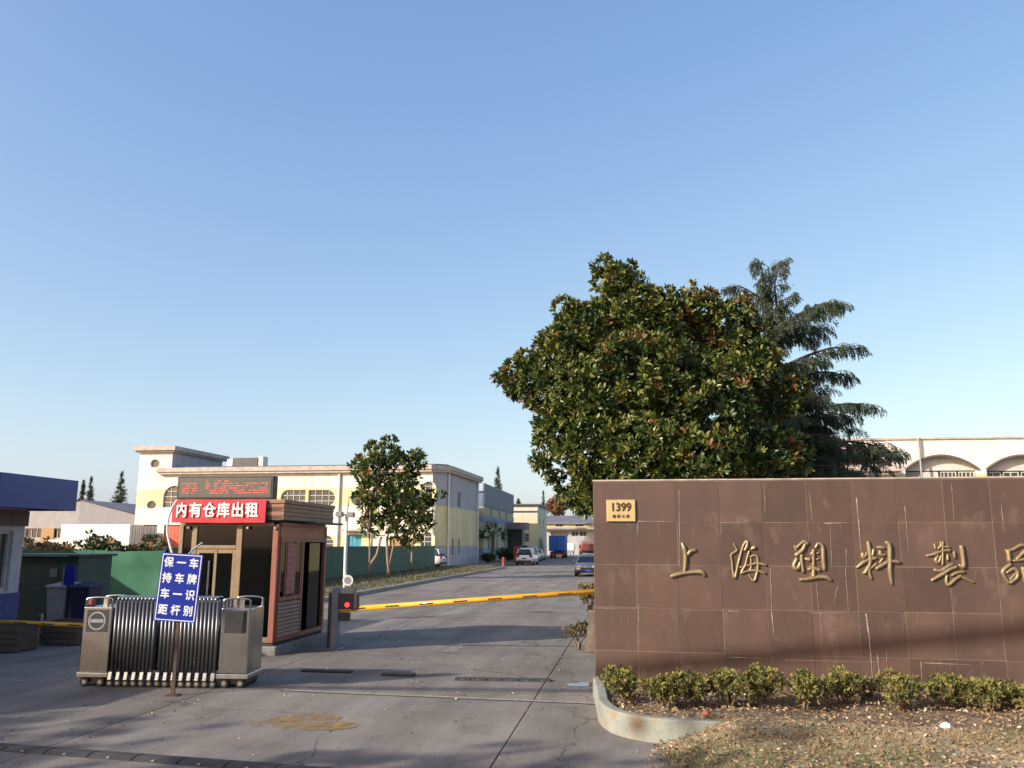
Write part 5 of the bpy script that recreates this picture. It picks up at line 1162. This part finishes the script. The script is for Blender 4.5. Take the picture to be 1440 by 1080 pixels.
# generic leafy bush
def bush(name, label, c, r, h, mats, probs, dens, lsz, cat='bush', group=None, stems=6, k=6, shell=.3, up=.4):
    t = thing(name, c, 0, label, cat, group); mb = MB(); lobs = []
    for i in range(stems):
        a = rnd.uniform(0,6.28); e = (math.cos(a)*r*rnd.uniform(.2,.7), math.sin(a)*r*rnd.uniform(.2,.7), h*rnd.uniform(.55,.85)); limb(mb, (e[0]*.15,e[1]*.15,-.03), e, .012+.01*h, .005, 4, .08)
        q = r*rnd.uniform(.35,.5); lobs.append((e,(q,q,min(q,h*.35))))
    mb.build('stems', M['bark'], t)
    P, Nn = lobes_points(lobs, dens, shell); P[:,2] = np.maximum(P[:,2], .02)
    B, D, ln, wd = rosettes(P, Nn, k, lsz, lsz*.26, up)
    V, F = leaves(B, D, ln, wd); zz = P[:,2]/h+npr.normal(size=len(P))*.18
    if probs is None: mi = np.where(zz > .58, npr.choice([0,0,1], size=len(P)), np.where(zz > .42, npr.choice([1,2], size=len(P)), npr.choice([2,3], size=len(P))))
    else: mi = npr.choice(len(mats), size=len(P), p=probs)
    arr_mesh('foliage', V, F, mats, np.repeat(mi, 2*k), t, kind='stuff'); return t
HB = [leafm('hedge yellow green', (.24,.215,.055), (.18,.165,.04), .65), leafm('hedge green', (.095,.105,.03), (.12,.12,.034), .65), leafm('hedge olive', (.17,.13,.055), (.13,.105,.045), .7), leafm('hedge dead', (.27,.175,.09), (.20,.125,.065), .8)]
hl = ['leftmost low hedge shrub at the end of the brown wall', 'hedge shrub under the gold upright and bar character', 'second hedge shrub right of the first gold character', 'hedge shrub below the three dot gold character', 'hedge shrub with a dead grey twig patch left of the curved bar character',
      'hedge shrub below the curved bar gold character', 'yellowish hedge shrub left of the white lime streak', 'orange tinged hedge shrub right of the white lime streak', 'hedge shrub below the tall double stroke gold character', 'hedge shrub left of the last visible gold character', 'rightmost low hedge shrub at the picture edge']
for i, (u, vt) in enumerate(((880,946),(932,950),(978,950),(1028,948),(1078,944),(1130,952),(1184,948),(1272,955),(1330,955),(1388,962),(1436,972))):
    p = gnd(u, 992+rnd.uniform(-5,5)+(u-880)*.02, .17); y = p.y; tp = at(u, vt-1, y).z
    bush('hedge_shrub', hl[i], (p.x, y, .17), .33, max(.28,tp-.17), HB, None, 120, .055, 'shrub', 'hedge shrubs before the brown wall', 8, 6, .15)
for (u,lab) in ((1030,'sparse weedy shrub close to the wall foot'),(1215,'half bare shrub at the foot of the white streak')):
    y = wall_y(at(u,980,11).x)-.8; p = at(u,980,y); bush('hedge_shrub', lab, (p.x,y,.17), .25, .3, HB, [.1,.25,.35,.3], 120, .05, 'shrub', 'hedge shrubs before the brown wall', 6)
# bushes behind the green hoarding
BG_ = [leafm('bush green', (.05,.085,.02), (.075,.11,.03), .5), leafm('bush olive', (.10,.11,.035), (.08,.09,.03), .6), leafm('dry weed', (.40,.26,.12), (.30,.18,.08), .8, .3), leafm('dead brown', (.26,.14,.075), (.19,.10,.06), .8, .3)]
for u, Y, r, h, pr, lab in ((60,34,1.2,1.95,[.02,.13,.35,.5],'brown withered bush behind the hoarding near the guardhouse'),(95,36,1.2,1.9,[.05,.2,.5,.25],'straw coloured weeds below the white truck'),(142,34,.95,2.65,[.65,.25,.1,0],'green leafy bush rising above the hoarding'),(183,35,.8,2.4,[.3,.35,.2,.15],'thin olive bush before the grey tower door'),(215,36,1.0,2.3,[.15,.25,.35,.25],'reddish dry bush before the orange shutter'),(40,38,1.0,2.2,[.05,.15,.3,.5],'small brown bush nearest the guardhouse wall')):
    p = at(u, 780, Y); bush('yard_bush', lab, (p.x, Y, 0), r, h, BG_, pr, 9, .20, 'bush', 'bushes behind the green hoarding', 8, 6, .3, .6)
# autumn tree and shrubs far down the road
def round_tree(name, label, u, v, r, Y, mats, probs, dens, lsz):
    c = at(u, v, Y); t = thing(name, (c.x, Y, 0), 0, label, 'tree'); rr = r*Y/FPX; lobs = []; mb = MB(); mb.tube([(0,0,-.2),(0,0,c.z*.6),(0,0,c.z)], [.25,.16,.06], 8)
    for i in range(8):
        a = rnd.uniform(0,6.28); q = rr*rnd.uniform(.4,.6); e = (math.cos(a)*rr*.55, math.sin(a)*rr*.55, c.z+rnd.uniform(-.6,.6)*rr); lobs.append((e,(q,q,q))); limb(mb, (0,0,c.z*.5), e, .07, .02, 4, .06)
    mb.build('trunk', M['bark'], t, smooth=True)
    P, Nn = lobes_points(lobs, dens, .3); B, D, ln, wd = rosettes(P, Nn, 6, lsz, lsz*.3); V, F = leaves(B, D, ln, wd)
    arr_mesh('crown', V, F, mats, np.repeat(npr.choice(len(mats), size=len(P), p=probs), 12), t, kind='stuff')
round_tree('autumn_tree', 'rust brown autumn tree above the workshop roof', 787, 708, 20, 190, [BG_[2],BG_[3],BG_[1]], [.3,.55,.15], 2.2, .5)
round_tree('broadleaf_tree', 'green broadleaf tree behind the workshop beside the wall', 822, 712, 18, 205, [BG_[0],BG_[1],LG[0]], [.4,.3,.3], 2.0, .5)
round_tree('broadleaf_tree', 'dark green tree behind the cedar and the white warehouse', 1130, 640, 38, 46, [LG[0],LG[1],BG_[1]], [.6,.3,.1], 6, .25)
# palm by the cream block corner
g = S(-15.9, 98.0); pm_ = thing('fan_palm', g, 0, 'shaggy palm in the shade between the cream block and ribbed building', 'palm'); MB().tube([(0,0,0),(0,0,3.4)],[.25,.2],8).build('trunk', M['bark'], pm_)
fb = []; fd = []; fl = []
for i in range(26):
    a = npr.uniform(0,6.28); e = npr.uniform(-.5,1.0); d0 = np.array([math.cos(a)*math.cos(e),math.sin(a)*math.cos(e),math.sin(e)]); c0 = np.array([0,0,3.4])+d0*1.1
    for j in range(14): fb.append(c0); fd.append(d0*.7+npr.normal(size=3)*.45+np.array([0,0,-.25])); fl.append(npr.uniform(.7,1.1))
V, F = blades(np.array(fb), unit(np.array(fd)), np.array(fl), .05); arr_mesh('fronds', V, F, [LG[0],LG[1]], (npr.random(len(F)) < .4).astype(int), pm_, kind='stuff')
for i, (s_, d_, r_, h_, lab) in enumerate(((-15.6,108,1.5,1.3,'dark clipped shrub before the ribbed building'),(-14.8,116,1.5,1.5,'dark shrub nearer the parked cars'),(-15.4,92,.9,.9,'low shrub at the foot of the cream block side wall'))):
    bush('clipped_shrub', lab, S(s_,d_), r_, h_, [LG[0],LG[1]], [.6,.4], 6, .28, 'bush', 'shrubs along the far verge', 8)
bush('pot_shrub', 'straggly reddish shrub growing in the tall pot by the wall end', (pot.location.x-.12, pot.location.y-.02, .72), .30, .62, [HB[1],HB[2],HB[3],LG[3]], [.3,.3,.25,.15], 70, .07, 'shrub', None, 7)
bush('kerb_weed', 'dry weeds at the foot of the tall pot by the wall end', (pot.location.x-.35, pot.location.y+.35, .0), .3, .55, [HB[2],HB[3],HB[1]], [.4,.4,.2], 60, .06, 'weed', None, 6)

# dry grass, leaf litter and rubble (uncountable)
def scatter(n, inside, zf, x0, x1, y0, y1):
    out = []
    while len(out) < n:
        x, y = npr.uniform(x0,x1), npr.uniform(y0,y1)
        if inside(x, y): out.append((x, y, zf(x, y)))
    return np.array(out)
GM = [pm('dry grass', (.36,.28,.15), (.27,.21,.11), 3, .9), pm('green grass', (.10,.125,.035), (.075,.10,.03), 3, .8)]
def gden(x, y): return in_lawn(x, y) and (nz(x,y,1.3,9)+rnd.uniform(-.35,.35)) > -.12 and y < 9.9
P = scatter(42000, gden, lawn_z, 1.2, 7.2, 7.4, 9.9)
D = unit(npr.normal(size=P.shape)*np.array([1,1,.25])+np.array([0,0,.75])); V, F = blades(P-np.array([0,0,.01]), D, npr.uniform(.02,.075,len(P)), .0035)
gg = np.array([nz(p[0],p[1],1.1,4) for p in P]); arr_mesh('dry_grass', V, F, GM, ((gg+npr.normal(size=len(P))*.15) > .12).astype(int), kind='stuff', label='thin dry grass on the foreground lawn', cat='grass')
LM = [pm('litter tan', (.36,.24,.13), (.28,.18,.10), 5, .85), pm('litter brown', (.20,.115,.065), (.15,.09,.05), 5, .9), pm('litter pale', (.50,.42,.32), (.42,.34,.25), 5, .8), pm('litter orange', (.42,.16,.05), (.34,.13,.05), 5, .8)]
P1 = scatter(5200, in_lawn, lawn_z, 1.2, 7.2, 7.4, 9.9); P2 = scatter(5200, in_bed, lambda x, y: .22+.045*nz(x,y,1.6), 1.2, 7.5, 8.2, 13); P = np.concatenate([P1,P2])+np.array([0,0,.008])
D = unit(npr.normal(size=P.shape)*np.array([1,1,.32])); V, F = leaves(P, D, npr.uniform(.02,.062,len(P)), npr.uniform(.006,.017,len(P)), .5)
arr_mesh('leaf_litter', V, F, LM, np.repeat(npr.choice(4, size=len(P), p=[.46,.40,.125,.015]), 2), kind='stuff', label='fallen dry leaves over the bed and foreground lawn', cat='leaf litter')
rub = MB()
for p in scatter(170, lambda x, y: in_lawn(x,y) and y > kerb_y(x)-1.5 and rnd.random() < (.8 if y > kerb_y(x)-.4 else .25), lawn_z, 1.4, 7, 7.6, 9.9):
    s = npr.uniform(.006,.028); a = npr.uniform(0,3); vs = []
    for sx, sy, sz in ((-1,-1,0),(1,-1,0),(1,1,0),(-1,1,0),(-.7,-.6,1),(.6,-.7,1),(.7,.6,.9),(-.6,.7,1.1)): x = sx*s*npr.uniform(.7,1.2); y = sy*s*npr.uniform(.6,1); vs.append((p[0]+x*math.cos(a)-y*math.sin(a), p[1]+x*math.sin(a)+y*math.cos(a), p[2]-.01+sz*s*.8))
    rub.add(vs, [(3,2,1,0),(4,5,6,7),(0,1,5,4),(1,2,6,5),(2,3,7,6),(3,0,4,7)])
rub.build('rubble', pm('rubble', (.42,.36,.29), (.30,.24,.19), 8, .9, bump=.5), kind='stuff', label='broken stones along the kerb and lawn', cat='rubble')
# verge grass under the young trees
def in_verge(s_, d_): return True
sd_ = np.stack([npr.uniform(-17,-11.6,9000), npr.uniform(31,78,9000)], 1); P = sd_[:,:1]*np.array([tuple(BX)])+sd_[:,1:]*np.array([tuple(AX)])+np.array([0,0,.11])
D = unit(npr.normal(size=P.shape)*np.array([1,1,.2])+np.array([0,0,.8])); V, F = blades(P, D, npr.uniform(.06,.2,len(P)), .015); arr_mesh('verge_grass', V, F, [pm('verge green', (.065,.075,.025), (.05,.06,.02), 3, .9), GM[0]], (npr.random(len(F)) < .3).astype(int), kind='stuff', label='rough short grass on the verge under the young trees', cat='grass')
for u, v, sx, mt, lab in ((993,1000,.055,'hyd','crumpled red wrapper lying among the hedge shrubs'),(963,1000,.05,'worn_yellow','crumpled yellow wrapper left of the red one'),(953,985,.05,'grey','grey blue scrap of plastic under the second shrub'),(1330,1019,.07,'white','pale crumpled scrap lying in the right of the bed')):
    p = gnd(u, v, .25); mb = MB(); k = 7; prof = []
    mb.lathe([(sx*.3,0),(sx,sx*.3),(sx*.8,sx*.8),(sx*.2,sx)], (0,0,0), 9); mb.v = [(x*rnd.uniform(.7,1.25), y*rnd.uniform(.7,1.2), z*rnd.uniform(.8,1.2)) for x, y, z in mb.v]
    mb.build('litter_scrap', M[mt], loc=(p.x,p.y,.2), label=lab, cat='litter', group='scraps of litter in the bed')

# street trees along the public road, left of and behind the viewer; they shade the forecourt and show in the gate's steel
STL = [BG_[1], BG_[2], BG_[3]]
def street_tree(x, y, h, r, dens, label):
    t = thing('street_tree', (x,y,0), 0, label, 'tree', 'street trees behind the viewer'); mb = MB(); limb(mb, (0,0,-.1), (.1,0,h*.42), .2, .14, 6, .02); lobs = []
    for i in range(11):
        a = rnd.uniform(0,6.28); q = r*rnd.uniform(.28,.45); e = (math.cos(a)*r*rnd.uniform(.2,.7), math.sin(a)*r*rnd.uniform(.2,.7), h*rnd.uniform(.55,.9)); lobs.append((e,(q,q,q*.8))); limb(mb, (.1,0,h*.4), e, .09, .02, 5, .06)
    mb.build('trunk', M['bark'], t, smooth=True); P, Nn = lobes_points(lobs, dens, .3); B, D, ln, wd = rosettes(P, Nn, 6, .28, .09); V, F = leaves(B, D, ln, wd)
    arr_mesh('crown', V, F, STL, np.repeat(npr.choice(3, size=len(P), p=[.4,.3,.3]), 12), t, kind='stuff')
for x, y, h, r, dn, lab in ((-14.5,.6,9.0,3.0,1.15,'thin crowned street tree left of the viewer, nearest the guardhouse'),(-22.5,.2,9.5,3.4,1.6,'street tree further left along the public road'),(-12,-9,10,3.8,5,'dense street tree behind the viewer on the left'),(-3,-11,10,3.8,5,'dense street tree straight behind the viewer'),(7,-12,10,3.8,5,'dense street tree behind the viewer on the right')): street_tree(x,y,h,r,dn,lab)

# overhead cable bundle along the public road; its shadow crosses the forecourt and the foot of the wall
def back(u, v, z): x, zz = onwall(u, v); p = WROOT+Matrix.Rotation(WROT,3,'Z')@Vector((x,-.025,zz)); return p-L*((z-p.z)/-L.z)
ca, cb = back(1060, 930, 9.0), back(1440, 893, 9.0); cd = (cb-ca)/(cb-ca).x
e0, e1 = ca+cd*(-34-ca.x), ca+cd*(26-ca.x)
cbl = thing('overhead_cable', ((e0.x+e1.x)/2,(e0.y+e1.y)/2,e0.z), 0, 'black overhead cable bundle strung along the public road above the viewer', 'cable')
for k, (oy, oz) in enumerate(((0,0),(.09,.03),(-.05,.09))):
    MB().tube([(e.x-cbl.location.x, e.y-cbl.location.y+oy, oz+e.z-cbl.location.z) for e in (e0, e0.lerp(e1,.25), e0.lerp(e1,.5), e0.lerp(e1,.75), e1)], .05, 6).build('strand', M['black'], cbl)
for e, lab in ((e0,'concrete utility pole far left of the viewer'), (e1,'concrete utility pole far right of the viewer')):
    ut = thing('utility_pole', (e.x,e.y,0), 0, lab, 'pole', 'utility poles along the public road'); MB().cyl((0,0,-.1),(0,0,10.2),.17,.10,n=12).build('shaft', M['concrete2'], ut); bx('crossarm', M['steel_dark'], ut, -.05, .05, -.8, .8, 9.12, 9.22)

# blown leaves and grit on the paving
def on_pave(x, y): return (x < 1.05 or y < 8) and not (in_lawn(x, y)) and x < .2+rnd.expovariate(.9) and rnd.random() < .25+.75*(abs((x*.99-y*.139+1.4) % 4.7) < .25 or 12.2 < y+.2*x < 13.6)
P = scatter(900, on_pave, lambda x, y: .006, -7, 1.3, 7.5, 17)
D = unit(npr.normal(size=P.shape)*np.array([1,1,.12])); V, F = leaves(P, D, npr.uniform(.012,.045,len(P)), npr.uniform(.004,.012,len(P)), .4)
arr_mesh('blown_leaves', V, F, LM, np.repeat(npr.choice(4, size=len(P), p=[.4,.45,.13,.02]), 2), kind='stuff', label='scattered dry leaves and grit blown across the forecourt paving', cat='leaf litter')
